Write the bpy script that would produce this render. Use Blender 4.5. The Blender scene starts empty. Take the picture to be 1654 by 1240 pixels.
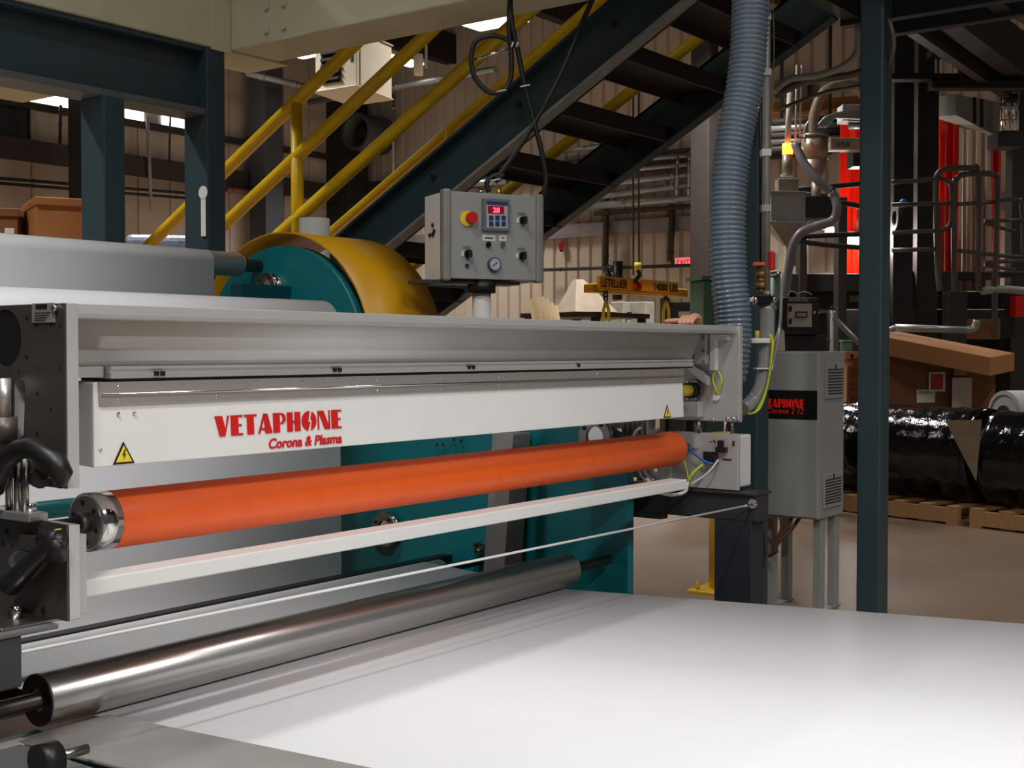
import bpy, math, random
from mathutils import Vector, Matrix
random.seed(7)
SC = bpy.context.scene
COL = SC.collection
# ------------------------------------------------------------------ camera
# world: X runs along the rollers, Y across the hall, floor at z = 0, metres
FPX, CX, CY = 2050.0, 827.0, 620.0
YAW, PITCH = math.radians(36.6), math.radians(1.51)
CAMLOC = Vector((0, 0, 1.6))
FWD = Vector((math.cos(YAW), math.sin(YAW), 0)); RGT = Vector((math.sin(YAW), -math.cos(YAW), 0)); UP = Vector((0, 0, 1))
VD = FWD * math.cos(PITCH) - UP * math.sin(PITCH)
VU = UP * math.cos(PITCH) + FWD * math.sin(PITCH)
cd = bpy.data.cameras.new('camera'); cam = bpy.data.objects.new('camera', cd); COL.objects.link(cam)
cd.sensor_width = 36.0; cd.lens = 36.0 * FPX / 1654.0; cd.clip_end = 200
R3 = Matrix((RGT, VU, -VD)).transposed()
cam.matrix_world = Matrix.Translation(CAMLOC) @ R3.to_4x4()
SC.camera = cam
# ------------------------------------------------------------------ world, exposure
SC.view_settings.view_transform = 'Standard'; SC.view_settings.look = 'None'
SC.view_settings.gamma = 1.0; SC.view_settings.exposure = 0.2; SC.view_settings.use_curve_mapping = False
W = bpy.data.worlds.new('World'); SC.world = W; W.use_nodes = True
W.node_tree.nodes['Background'].inputs[0].default_value = (0.80, 0.86, 1.0, 1); W.node_tree.nodes['Background'].inputs[1].default_value = 0.06
# hall lamps: (x, y, watts); every one hangs in a built fixture at LAMP_Z
LAMP_Z = 7.4
LAMP_SPREAD = 140
LAMP_SPREAD_FAR = 112
LAMPS = [(-1.5, 0.0, 230), (0.8, -5.0, 460), (1.0, 3.2, 80), (4.5, -1.5, 60), (2.6, 9.5, 260), (8.5, 12.0, 250), (14.5, 15.5, 300), (19.0, 17.0, 150), (12.5, 8.5, 150), (17.5, 9.0, 340), (18.5, 1.0, 80), (12.0, 1.0, 50), (9.0, -4.0, 50)]

# ------------------------------------------------------------------ helpers
def lin(c):
    c = c / 255.0
    return c / 12.92 if c <= 0.04045 else ((c + 0.055) / 1.055) ** 2.4
MATS = {}
def M(name, col, rough=0.5, metal=0.0, var=0.12, scale=6.0, bump=0.0, bscale=40.0, emit=0.0, trans=0.0, alpha=1.0, coat=0.0, stretch=None):
    if name in MATS: return MATS[name]
    m = bpy.data.materials.new(name); m.use_nodes = True; nt = m.node_tree; N = nt.nodes; L = nt.links
    b = N['Principled BSDF']; c = [lin(v) for v in col]
    tc = N.new('ShaderNodeTexCoord'); mp = N.new('ShaderNodeMapping'); L.new(tc.outputs['Object'], mp.inputs[0])
    if stretch: mp.inputs['Scale'].default_value = stretch
    nz = N.new('ShaderNodeTexNoise'); nz.inputs['Scale'].default_value = scale; nz.inputs['Detail'].default_value = 5; L.new(mp.outputs[0], nz.inputs['Vector'])
    rp = N.new('ShaderNodeValToRGB'); rp.color_ramp.elements[0].position = 0.3; rp.color_ramp.elements[1].position = 0.7
    rp.color_ramp.elements[0].color = [v * (1 - var) for v in c] + [1]; rp.color_ramp.elements[1].color = [min(1, v * (1 + var)) for v in c] + [1]
    L.new(nz.outputs['Fac'], rp.inputs[0]); L.new(rp.outputs[0], b.inputs['Base Color'])
    b.inputs['Roughness'].default_value = rough; b.inputs['Metallic'].default_value = metal
    b.inputs['Coat Weight'].default_value = coat
    if bump:
        n2 = N.new('ShaderNodeTexNoise'); n2.inputs['Scale'].default_value = bscale; n2.inputs['Detail'].default_value = 4; L.new(mp.outputs[0], n2.inputs['Vector'])
        bp = N.new('ShaderNodeBump'); bp.inputs['Strength'].default_value = bump; bp.inputs['Distance'].default_value = 0.02
        L.new(n2.outputs['Fac'], bp.inputs['Height']); L.new(bp.outputs[0], b.inputs['Normal'])
    if emit:
        b.inputs['Emission Color'].default_value = c + [1]; b.inputs['Emission Strength'].default_value = emit
    b.inputs['Transmission Weight'].default_value = trans; b.inputs['Alpha'].default_value = alpha
    MATS[name] = m; return m

def ray(px, py): return VD + RGT * ((px - CX) / FPX) - VU * ((py - CY) / FPX)
def U(px, py, X=None, Y=None, Z=None, D=None):
    """world point where the sight line of a photo pixel meets a plane of the hall"""
    r = ray(px, py)
    if X is not None: t = X / r.x
    elif Y is not None: t = Y / r.y
    elif Z is not None: t = (Z - CAMLOC.z) / r.z
    else: t = D / r.dot(FWD)
    return CAMLOC + r * t

WL = {}
class MB:
    def __init__(s): s.v = []; s.f = []; s.s = []
    def add(s, vs, fs, sm=False):
        o = len(s.v); s.v += [Vector(p) for p in vs]
        for i, f in enumerate(fs):
            s.f.append([k + o for k in f]); s.s.append(sm[i] if isinstance(sm, list) else sm)
        return s
    def box(s, x0, y0, z0, x1, y1, z1):
        x0, x1 = sorted((x0, x1)); y0, y1 = sorted((y0, y1)); z0, z1 = sorted((z0, z1))
        return s.add([(x0,y0,z0),(x1,y0,z0),(x1,y1,z0),(x0,y1,z0),(x0,y0,z1),(x1,y0,z1),(x1,y1,z1),(x0,y1,z1)],
                     [(0,3,2,1),(4,5,6,7),(0,1,5,4),(1,2,6,5),(2,3,7,6),(3,0,4,7)])
    def hexa(s, p):   # 8 points: bottom 4 ccw, top 4
        return s.add(p, [(0,3,2,1),(4,5,6,7),(0,1,5,4),(1,2,6,5),(2,3,7,6),(3,0,4,7)])
    def bar(s, a, b, w, h, up=UP):   # box beam from a to b, width w (sideways), height h
        a = Vector(a); b = Vector(b); d = (b - a).normalized(); r = d.cross(up)
        r = r.normalized() if r.length > 1e-5 else Vector((1,0,0)); u = r.cross(d).normalized()
        P = []
        for q in (a, b):
            P += [q - r*w/2 - u*h/2, q + r*w/2 - u*h/2, q + r*w/2 + u*h/2, q - r*w/2 + u*h/2]
        return s.add(P, [(0,1,2,3),(7,6,5,4),(0,4,5,1),(1,5,6,2),(2,6,7,3),(3,7,4,0)])
    def prism(s, poly, off):
        poly = [Vector(p) for p in poly]; off = Vector(off); n = len(poly)
        return s.add(poly + [p + off for p in poly], [tuple(range(n))[::-1], tuple(range(n, 2*n))] + [(i, (i+1) % n, n + (i+1) % n, n + i) for i in range(n)])
    def sweep(s, pts, rad, n=12, cap=True, closed=False):
        pts = [Vector(p) for p in pts]; m = len(pts)
        rad = rad if isinstance(rad, (list, tuple)) else [rad] * m
        T = []
        for i in range(m):
            a = pts[(i-1) % m] if (i or closed) else pts[0]; b = pts[(i+1) % m] if (i < m-1 or closed) else pts[-1]
            t = b - a; T.append(t.normalized() if t.length > 1e-9 else (T[-1] if T else Vector((0,0,1))))
        u = T[0].orthogonal().normalized(); vs = []
        for i in range(m):
            u = (u - T[i] * u.dot(T[i])); u = u.normalized() if u.length > 1e-6 else T[i].orthogonal().normalized()
            w = T[i].cross(u)
            for k in range(n):
                a = 2 * math.pi * k / n; vs.append(pts[i] + (u * math.cos(a) + w * math.sin(a)) * rad[i])
        fs = []; sm = []
        for i in range(m if closed else m-1):
            j = (i+1) % m
            for k in range(n):
                fs.append((i*n+k, i*n+(k+1) % n, j*n+(k+1) % n, j*n+k)); sm.append(True)
        if cap and not closed:
            fs.append(tuple(range(n))[::-1]); sm.append(False); fs.append(tuple(range((m-1)*n, m*n))); sm.append(False)
        return s.add(vs, fs, sm)
    def cyl(s, a, b, r, r2=None, n=20):
        return s.sweep([a, b], [r, r if r2 is None else r2], n)
    def ring(s, a, b, ro, ri, n=28):   # hollow cylinder
        a = Vector(a); b = Vector(b); d = (b-a).normalized(); u = d.orthogonal().normalized(); w = d.cross(u); vs = []
        for p, r in ((a, ro), (b, ro), (b, ri), (a, ri)):
            vs += [p + (u*math.cos(2*math.pi*k/n) + w*math.sin(2*math.pi*k/n)) * r for k in range(n)]
        fs = []; sm = []
        for i in range(4):
            j = (i+1) % 4
            for k in range(n): fs.append((i*n+k, i*n+(k+1) % n, j*n+(k+1) % n, j*n+k)); sm.append(i in (0, 2))
        return s.add(vs, fs, sm)
    def ball(s, c, r, n=12, m=8, sc=(1,1,1)):
        c = Vector(c); vs = []; fs = []
        for i in range(m+1):
            t = math.pi * i / m
            for k in range(n):
                a = 2*math.pi*k/n; vs.append(c + Vector((r*sc[0]*math.sin(t)*math.cos(a), r*sc[1]*math.sin(t)*math.sin(a), r*sc[2]*math.cos(t))))
        for i in range(m):
            for k in range(n): fs.append((i*n+k, (i+1)*n+k, (i+1)*n+(k+1) % n, i*n+(k+1) % n))
        return s.add(vs, fs, True)
    def cbox(s, x0, y0, x1, y1, D, t, yaw=0.0):   # box seen as a photo rectangle at depth D, t deep, turned by yaw
        a = U(x0, y1, D=D); b = U(x1, y1, D=D); h = U(x0, y0, D=D).z - a.z
        r = (b - a); r.z = 0; w = r.length; mid = (a + b) / 2; r = r.normalized(); r = Matrix.Rotation(yaw, 3, 'Z') @ r; f = UP.cross(r)
        p = [mid - r*w/2, mid + r*w/2, mid + r*w/2 + f*t, mid - r*w/2 + f*t]
        for q in p: q.z = min(a.z, b.z)
        return s.hexa(p + [q + UP*h for q in p])
    def build(s, name, mat, parent=None, label=None, cat=None, group=None, kind=None, bev=0.0, seg=2):
        lo = Vector((min(p.x for p in s.v), min(p.y for p in s.v), min(p.z for p in s.v))); hi = Vector((max(p.x for p in s.v), max(p.y for p in s.v), max(p.z for p in s.v)))
        c = Vector(((lo.x+hi.x)/2, (lo.y+hi.y)/2, lo.z))
        me = bpy.data.meshes.new(name); me.from_pydata([tuple(p - c) for p in s.v], [], s.f); me.update()
        me.polygons.foreach_set('use_smooth', s.s); me.materials.append(mat)
        o = bpy.data.objects.new(name, me); COL.objects.link(o)
        return place(o, c, parent, label, cat, group, kind, bev, seg)
def place(o, c, parent=None, label=None, cat=None, group=None, kind=None, bev=0.0, seg=2):
    WL[o.name] = Vector(c); o.location = Vector(c) - (WL[parent.name] if parent else Vector())
    if parent: o.parent = parent
    tag(o, label, cat, group, kind)
    if bev:
        b = o.modifiers.new('Bevel', 'BEVEL'); b.width = bev; b.segments = seg; b.limit_method = 'ANGLE'; b.angle_limit = math.radians(40); b.harden_normals = False
    return o
def tag(o, label=None, cat=None, group=None, kind=None):
    if label: o['label'] = label
    if cat: o['category'] = cat
    if group: o['group'] = group
    if kind: o['kind'] = kind
def thing(name, label, cat, loc, group=None, kind=None):
    o = bpy.data.objects.new(name, None); COL.objects.link(o); o.empty_display_size = 0.1
    o.location = Vector(loc); WL[o.name] = Vector(loc); tag(o, label, cat, group, kind); return o
def copy_to(o, c, parent):   # shares mesh data
    n = o.copy(); COL.objects.link(n); WL[n.name] = Vector(c); n.location = Vector(c) - (WL[parent.name] if parent else Vector()); n.parent = parent; return n
def box(name, mat, parent, x0, y0, z0, x1, y1, z1, bev=0.003, **k): return MB().box(x0,y0,z0,x1,y1,z1).build(name, mat, parent, bev=bev, **k)
def cyl(name, mat, parent, a, b, r, n=24, r2=None, **k): return MB().cyl(a, b, r, r2, n).build(name, mat, parent, **k)
def spline(P, n=8):
    P = [Vector(p) for p in P]; Q = [2*P[0]-P[1]] + P + [2*P[-1]-P[-2]]; out = []
    for i in range(1, len(Q)-2):
        for k in range(n):
            t = k / n; a, b, c, d = Q[i-1:i+3]
            out.append(0.5*((2*b) + (c-a)*t + (2*a-5*b+4*c-d)*t*t + (3*b-a-3*c+d)*t**3))
    return out + [P[-1]]
def tube(name, mat, parent, pts, r, n=10, sm=6, **k):
    return MB().sweep(spline(pts, sm) if sm else pts, r, n).build(name, mat, parent, **k)
def frame(o, u, v): 
    u = Vector(u).normalized(); v = Vector(v).normalized(); w = u.cross(v)
    m = Matrix((u, v, w)).transposed().to_4x4(); m.translation = Vector(o); return m
def plate(name, mat, parent, outer, holes, fr, thick, bev=0.0, **k):
    """flat plate with real holes; outline in the frame's plane, thickness along -normal"""
    cu = bpy.data.curves.new('tmp', 'CURVE'); cu.dimensions = '2D'; cu.fill_mode = 'BOTH'; cu.extrude = thick / 2
    for poly in [outer] + holes:
        sp = cu.splines.new('POLY'); sp.points.add(len(poly)-1); sp.use_cyclic_u = True
        for q, p in zip(sp.points, poly): q.co = (p[0], p[1], -thick/2, 1)
    return from_curve(name, mat, parent, cu, fr, bev, **k)
def from_curve(name, mat, parent, cu, fr, bev=0.0, **k):
    t = bpy.data.objects.new('tmp', cu); COL.objects.link(t); dg = bpy.context.evaluated_depsgraph_get()
    me = bpy.data.meshes.new_from_object(t.evaluated_get(dg)); bpy.data.objects.remove(t); bpy.data.curves.remove(cu)
    me.transform(fr); vs = [v.co for v in me.vertices]
    c = Vector(((min(p.x for p in vs)+max(p.x for p in vs))/2, (min(p.y for p in vs)+max(p.y for p in vs))/2, min(p.z for p in vs)))
    me.transform(Matrix.Translation(-c)); me.materials.clear(); me.materials.append(mat); me.name = name
    for p in me.polygons: p.use_smooth = False
    o = bpy.data.objects.new(name, me); COL.objects.link(o); return place(o, c, parent, bev=bev, **k)
def text(body, name, mat, parent, fr, width, height, shear=0.0, bold=0.0, thick=0.001, **k):
    cu = bpy.data.curves.new('tmp', 'FONT'); cu.body = body; cu.shear = shear; cu.offset = bold; cu.extrude = 0.01; cu.resolution_u = 3
    t = bpy.data.objects.new('tmp', cu); COL.objects.link(t); bpy.context.view_layer.update(); dg = bpy.context.evaluated_depsgraph_get()
    me = bpy.data.meshes.new_from_object(t.evaluated_get(dg)); bpy.data.objects.remove(t); bpy.data.curves.remove(cu)
    xs = [v.co.x for v in me.vertices]; ys = [v.co.y for v in me.vertices]
    S = Matrix.Diagonal((width/(max(xs)-min(xs)), height/(max(ys)-min(ys)), thick/0.02, 1)) @ Matrix.Translation((-min(xs), -min(ys), 0.01))
    me.transform(fr @ S); vs = [v.co for v in me.vertices]
    c = Vector(((min(p.x for p in vs)+max(p.x for p in vs))/2, (min(p.y for p in vs)+max(p.y for p in vs))/2, min(p.z for p in vs)))
    me.transform(Matrix.Translation(-c)); me.materials.clear(); me.materials.append(mat)
    o = bpy.data.objects.new(name, me); COL.objects.link(o); return place(o, c, parent, **k)
def circ(cx, cy, r, n=28, r2=None): return [(cx + r*math.cos(2*math.pi*i/n), cy + (r2 or r)*math.sin(2*math.pi*i/n)) for i in range(n)]
def rrect(x0, y0, x1, y1, r, n=5):
    out = []
    for cx, cy, a0 in ((x1-r, y1-r, 0), (x0+r, y1-r, 90), (x0+r, y0+r, 180), (x1-r, y0+r, 270)):
        out += [(cx + r*math.cos(math.radians(a0+90*i/n)), cy + r*math.sin(math.radians(a0+90*i/n))) for i in range(n+1)]
    return out
DECO = {
 'V': (.74, [[(0,1),(.38,1),(.52,.32),(.62,1),(.72,1),(.5,0),(.22,0)]]),
 'E': (.62, [[(0,0),(.6,0),(.6,.1),(.38,.1),(.38,.45),(.55,.45),(.55,.55),(.38,.55),(.38,.9),(.6,.9),(.6,1),(0,1)]]),
 'T': (.66, [[(0,.9),(.15,.9),(.15,0),(.5,0),(.5,.9),(.66,.9),(.66,1),(0,1)]]),
 'A': (.76, [[(0,0),(.1,0),(.4,1),(.3,1)], [(.3,1),(.52,1),(.76,0),(.38,0)], [(.09,.18),(.4,.18),(.4,.28),(.12,.28)]]),
 'P': (.7, [[(0,0),(.36,0),(.36,1),(0,1)], [(.36,1),(.55,.97),(.66,.85),(.69,.7),(.66,.55),(.55,.44),(.4,.41),(.4,.5),(.5,.57),(.52,.7),(.5,.84),(.4,.92),(.36,.93)]]),
 'H': (.76, [[(0,0),(.32,0),(.32,.45),(.42,.45),(.42,0),(.74,0),(.74,1),(.42,1),(.42,.55),(.32,.55),(.32,1),(0,1)]]),
 'O': (.86, [[(.42+.42*math.cos(math.radians(a)), .5+.52*math.sin(math.radians(a))) for a in range(84, 268, 8)] + [(.5,.44),(.37,.44)], [(.42+.42*math.cos(math.radians(a)), .5+.52*math.sin(math.radians(a))) for a in range(-78, 70, 8)] + [(.5,.56),(.6,.56)]]),
 'N': (.76, [[(0,0),(.08,0),(.08,1),(0,1)], [(.04,1),(.36,1),(.72,0),(.4,0)], [(.64,0),(.72,0),(.72,1),(.64,1)]])}
def deco(word, name, mat, parent, fr, width, height, thick=0.0012, **k):
    tot = sum(DECO[c][0] + .05 for c in word) - .05; x = 0; mb = MB(); s = width / tot
    for c in word:
        w, polys = DECO[c]
        for p in polys: mb.prism([fr @ Vector(((x + q[0]) * s, q[1] * height, 0)) for q in p], (fr.to_3x3() @ Vector((0, 0, 1))) * thick)
        x += w + .05
    return mb.build(name, mat, parent, **k)
def facing_x(px, py, X): return frame(U(px, py, X=X), (0, -1, 0), (0, 0, 1))    # on a face looking along -X
def facing_y(px, py, Y): return frame(U(px, py, Y=Y), (1, 0, 0), (0, 0, 1))     # on a face looking along -Y
def facing_c(px, py, D): return frame(U(px, py, D=D), RGT, UP)
# ------------------------------------------------------------------ materials
stripst = M('brushed_strip', (172,166,160), 0.4, 0.5, var=0.06, scale=40, stretch=(1,8,8))
white = M('white_enamel', (232,231,228), 0.35, var=0.02); offwhite = M('offwhite_enamel', (214,213,208), 0.4, var=0.03)
alu = M('brushed_aluminium', (200,198,195), 0.38, 0.75, var=0.06, scale=30, stretch=(1,1,14)); alul = M('satin_aluminium', (196,196,194), 0.42, 0.35, var=0.03)
steel = M('stainless_strip', (150,146,142), 0.33, 1.0, var=0.08, scale=40, stretch=(1,8,8)); dsteel = M('dark_steel_plate', (92,86,82), 0.45, 0.6, var=0.06)
chrome = M('chromed_steel', (210,208,204), 0.29, 0.8, var=0.05, scale=14, stretch=(0.3,6,6), bump=0.01, bscale=60); bright = M('bright_steel', (215,215,215), 0.12, 1.0, var=0.03)
shaft_m = M('bare_shaft_steel', (120,110,104), 0.35, 0.9); orange = M('orange_silicone', (255,104,34), 0.42, var=0.05, scale=5, stretch=(4,1,1))
webm = M('white_film', (224,224,227), 0.46, var=0.01); teal = M('teal_enamel', (8,116,124), 0.38, var=0.05); tealdk = M('dark_teal_enamel', (6,64,74), 0.4, var=0.06)
mezz = M('slate_teal_paint', (46,64,70), 0.42, var=0.08); mezzd = M('slate_paint_dark', (34,42,46), 0.5, var=0.1); yellow = M('safety_yellow', (232,190,12), 0.38, var=0.08); goldy = M('guard_yellow', (206,150,8), 0.4, var=0.06)
black = M('black_rubber', (22,22,23), 0.45, var=0.1); blackg = M('black_plastic_gloss', (18,18,19), 0.25, var=0.1); charcoal = M('charcoal_paint', (50,52,55), 0.5, var=0.06); navyblk = M('blue_black_paint', (36,44,52), 0.5, var=0.08)
cream = M('cream_girder_paint', (196,190,160), 0.5, var=0.05); beige = M('heater_beige', (214,202,178), 0.5, var=0.04); greyp = M('grey_enamel', (158,159,157), 0.42, var=0.03); greyd = M('grey_enamel_dark', (120,120,118), 0.45, var=0.04)  # greyd is the darker of the two grey enamels
cabm = M('cabinet_grey', (158,160,157), 0.45, var=0.03); hosem = M('grey_blue_hose', (96,112,124), 0.38, var=0.08, coat=0.2); galv = M('galvanised_pipe', (168,170,168), 0.4, 0.6, var=0.1); clearhose = M('grey_clear_hose', (150,152,152), 0.25, 0.2, var=0.12, scale=20)
red = M('signal_red', (205,28,22), 0.4, var=0.04); brandred = M('lettering_red', (206,28,26), 0.45, var=0.03); warny = M('warning_yellow', (240,216,60), 0.5, var=0.02); wiregn = M('earth_wire', (196,204,40), 0.45, var=0.15); wirebl = M('blue_hose', (30,90,170), 0.4); wirewh = M('white_tube', (225,225,222), 0.35, var=0.02)
wallc = M('cream_wall_panel', (200,184,164), 0.65, var=0.08, scale=1.2, bump=0.02); girtm = M('brown_girt', (54,44,38), 0.6, var=0.15); beamdk = M('dark_roof_steel', (40,35,33), 0.7, var=0.2); roofm = M('roof_deck', (46,41,39), 0.8, var=0.2); colm = M('hall_column', (70,74,76), 0.55, var=0.1)
concrete = M('concrete_floor', (136,113,94), 0.42, var=0.10, scale=0.9, bump=0.04, bscale=18); cardb = M('cardboard', (176,116,66), 0.8, var=0.08, scale=5); cardd = M('cardboard_dark', (124,80,46), 0.8, var=0.1, scale=5); wood = M('pallet_wood', (186,142,96), 0.75, var=0.15, scale=5, stretch=(1,8,8))
wrapblk = M('black_stretch_wrap', (20,18,20), 0.10, var=0.2, bump=0.35, bscale=16); machdk = M('machine_charcoal', (50,46,42), 0.5, var=0.12); machblk = M('machine_black', (30,27,26), 0.5, var=0.15); pipeg = M('rail_grey', (92,88,82), 0.4, 0.2, var=0.08)
vinyl = M('red_vinyl', (240,38,14), 0.18, var=0.12, scale=3, trans=0.25, coat=0.3); filmc = M('beige_film', (186,170,148), 0.3, var=0.08, stretch=(6,6,0.4)); ductg = M('duct_grey', (166,164,156), 0.5, var=0.06); green = M('machine_green', (72,104,84), 0.45, var=0.08); skin = M('skin', (214,150,122), 0.5, var=0.06)
paperm = M('label_paper', (222,220,214), 0.7, var=0.04); lampm = M('lamp_diffuser', (255,250,242), 0.5, var=0, emit=3); dayl = M('daylight_panel', (244,244,255), 0.5, var=0, emit=3.5); flash = M('amber_lamp', (255,120,40), 0.4, var=0, emit=5); ledr = M('red_digits', (255,60,80), 0.4, var=0, emit=4); ledbg = M('display_red', (120,8,24), 0.3, var=0, emit=0.5)
exitm = M('exit_sign_face', (255,110,120), 0.5, var=0, emit=0.9); exitt = M('exit_letters', (190,20,30), 0.5, var=0, emit=0.3); bluep = M('membrane_blue', (36,58,120), 0.4); cleat = M('brown_cable', (92,58,44), 0.5); tarp = M('blue_grey_film', (96,104,120), 0.35, var=0.25, scale=9, bump=0.3)
treadm = M('stair_tread_brown', (44,34,32), 0.6, var=0.15)
# ================================================================== the hall
XW, YW, HC = 22.0, 21.0, 9.0
MB().box(-9, -13, -0.2, XW, YW, 0).build('floor', concrete, kind='structure')
ceil = MB().box(-9, -13, HC, XW, YW, HC + 0.15).build('ceiling', roofm, kind='structure')
for y in (2, 6, 10, 14, 18):   # roof frames
    MB().box(-9, y - 0.12, 7.95, XW, y + 0.12, 8.6).build('beam', beamdk, ceil)
pl = None
for i in range(16):            # purlins
    x = -6 + i * 1.8
    if pl is None: pl = MB().box(x - 0.06, -13, 8.6, x + 0.06, YW, 8.95).build('purlin', beamdk, ceil); x_first = x
    else: copy_to(pl, WL[pl.name] + Vector((x - x_first, 0, 0)), ceil)
# far wall (looks along -X) with ribbed panels
wf = MB().box(XW, -13, 0, XW + 0.2, YW, HC).build('wall_far', wallc, kind='structure')
p0 = None
for i in range(62):
    y = 2.6 + i * 0.3
    if p0 is None:
        p0 = MB().prism([(XW-0.005, y, 0.05), (XW-0.045, y+0.03, 0.05), (XW-0.045, y+0.24, 0.05), (XW-0.005, y+0.27, 0.05)], (0,0,8.7)).build('panel', wallc, wf); w0 = WL[p0.name].copy()
    else: copy_to(p0, w0 + Vector((0, i*0.3, 0)), wf)
# side wall (looks along -Y) with wide panels and girts
wl = MB().box(-9, YW, 0, XW + 0.2, YW + 0.2, HC).build('wall_left', wallc, kind='structure')
p1 = None
for i in range(16):
    x = 9.6 + i * 0.78
    if p1 is None: p1 = MB().box(x, YW-0.03, 0.05, x+0.75, YW-0.003, 8.7).build('panel', wallc, wl, bev=0.012); w1 = WL[p1.name].copy()
    else: copy_to(p1, w1 + Vector((i*0.78, 0, 0)), wl)
za, zb = U(0, 218, Y=YW-0.3).z, U(0, 252, Y=YW-0.3).z
MB().box(6, YW-0.3, zb, XW-0.2, YW-0.06, za).build('girt', girtm, wl)
zc = U(110, 180, Y=YW-0.2).z
MB().box(6, YW-0.2, zc-0.06, XW-0.2, YW-0.06, zc+0.06).build('girt', girtm, wl)
MB().box(XW-0.3, 2.5, 5.15, XW-0.08, YW-0.4, 5.5).build('girt', girtm, wf)
# grey strip painting the shadow band on the far wall and the pipe rack over it
a, b = U(885, 378, X=XW-0.1), U(1130, 372, X=XW-0.1)
MB().prism([(XW-0.05, 4, U(1130,372,X=XW).z), (XW-0.2, 4, U(1130,372,X=XW).z), (XW-0.2, 4, U(1130,349,X=XW).z), (XW-0.05, 4, U(1130,349,X=XW).z)], (0,15.5,0)).build('shadow_band', M('shadow_band_grey', (132,124,120), 0.6), wf)
# clerestory daylight strips in the side wall
for i, (x0, x1) in enumerate(((40, 122), (203, 232), (262, 300))):
    p, q = U(x0, 170, Y=YW-0.05), U(x1, 170, Y=YW-0.05)
    w = MB().box(p.x, YW-0.06, zc+0.1, q.x, YW-0.035, zc+0.95).build('window_%d' % (i+1), dayl, kind='structure')
# dark louvre opening in the side wall
p, q = U(-30, 228, Y=YW-0.1), U(50, 170, Y=YW-0.1)
lv = thing('wall_louvre', 'dark louvred vent opening with pale frame high on the side wall', 'vent', (p.x, YW-0.1, p.z))
box('opening', black, lv, p.x, YW-0.09, p.z, q.x, YW-0.04, q.z)
for nm, aa in (('frame_rail', (p.x, p.z)), ('frame_rail', (p.x, q.z))): box(nm, ductg, lv, aa[0], YW-0.14, aa[1]-0.04, q.x+0.04, YW-0.08, aa[1]+0.04)
box('frame_stile', ductg, lv, q.x-0.03, YW-0.14, p.z, q.x+0.04, YW-0.08, q.z)
# columns of the hall
def column(px, X=None, Y=None, w=0.5, mat=colm, name='hall_column', label='', top=8.6):
    c = U(px, 400, X=X, Y=Y); r = thing(name, label, 'column', (c.x, c.y, 0))
    box('shaft', mat, r, c.x-w/2, c.y-w/2, 0.03, c.x+w/2, c.y+w/2, top, bev=0.01); box('base_plate', mat, r, c.x-w*0.7, c.y-w*0.7, 0, c.x+w*0.7, c.y+w*0.7, 0.03); return c
column(141, Y=19.6, w=0.44, label='wide steel hall column behind the cardboard boxes')
column(1137, X=19.0, w=0.34, label='dark steel column between the exit sign and the ribbed hose', mat=M('brown_column', (48,41,37), 0.6))
column(431, Y=20.4, w=0.5, label='pale grey wall column behind the yellow stair rails')
column(560, X=21.4, w=0.7, label='dark column in the corner of the two cream walls', mat=beamdk)
# pipes on the walls
def wallpipe(x0, y0, x1, y1, X=None, Y=None, r=0.04, mat=galv, label='', name='wall_pipe', cat='pipe'):
    a, b = U(x0, y0, X=X, Y=Y), U(x1, y1, X=X, Y=Y); t = thing(name, label, cat, a)
    cyl('pipe', mat, t, a, b, r, 10)
    for k in (0.15, 0.5, 0.85):
        q = a.lerp(b, k); d = (b-a).normalized()*0.05
        cyl('clamp', mat, t, q-d*0.6, q+d*0.6, r*1.15, 10)
P = [(870,436,1128,428,0.035,girtm,'thin dark conduit running level past the exit sign'),
     (960,345,1128,332,0.05,girtm,'dark pipe on brackets just under the pipe rack'),
     (900,338,1128,318,0.09,galv,'fat bright pipe lowest in the wall pipe rack'),
     (880,330,1128,296,0.07,galv,'second lowest pale pipe of the wall pipe rack'),
     (880,309,1128,280,0.07,galv,'middle pale pipe of the wall pipe rack'),
     (880,288,1128,264,0.05,galv,'second highest pale pipe of the wall pipe rack'),
     (880,270,1128,250,0.05,galv,'topmost pale pipe of the wall pipe rack'),
     (892,246,1000,232,0.05,galv,'short pale pipe glimpsed between the stair treads'),
     (700,300,820,292,0.08,galv,'pale pipe passing behind the lower stair stringer')]
for x0,y0,x1,y1,r,m,l in P: wallpipe(x0,y0,x1,y1,X=XW-0.35,r=r,mat=m,label=l)
wallpipe(1095,252,1093,316,X=XW-0.5,r=0.03,mat=galv,label='thin upright pipe crossing the rack, beside the hall column')
wallpipe(1114,245,1112,316,X=XW-0.5,r=0.03,mat=galv,label='second thin upright pipe crossing the rack')
wallpipe(0,288,330,314,Y=YW-0.25,r=0.03,mat=girtm,label='upper of two dark conduits along the side wall')
wallpipe(0,296,330,322,Y=YW-0.25,r=0.03,mat=girtm,label='lower of two dark conduits along the side wall')
wallpipe(98,170,97,232,Y=YW-0.3,r=0.03,mat=girtm,label='dark drop pipe beside the louvred vent')
wallpipe(238,190,244,340,Y=YW-0.35,r=0.035,mat=ductg,label='pale drop pipe between the two slate columns')
wallpipe(275,188,273,268,Y=YW-0.3,r=0.02,mat=girtm,label='thin dark drop wire near the slate column')
wallpipe(438,200,440,282,Y=YW-0.6,r=0.03,mat=galv,label='bright upright pipe left of the rail post')
wallpipe(447,200,448,280,Y=YW-0.6,r=0.025,mat=galv,label='thin bright upright pipe beside the rail post')
wallpipe(366,306,420,312,Y=YW-0.4,r=0.05,mat=M('copper_pipe', (140,96,76), 0.4, 0.5),label='short copper pipe below the dark girt')
wallpipe(636,150,635,310,X=XW-1.0,r=0.035,mat=galv,label='bright hanging pipe between the middle yellow rails')
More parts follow.
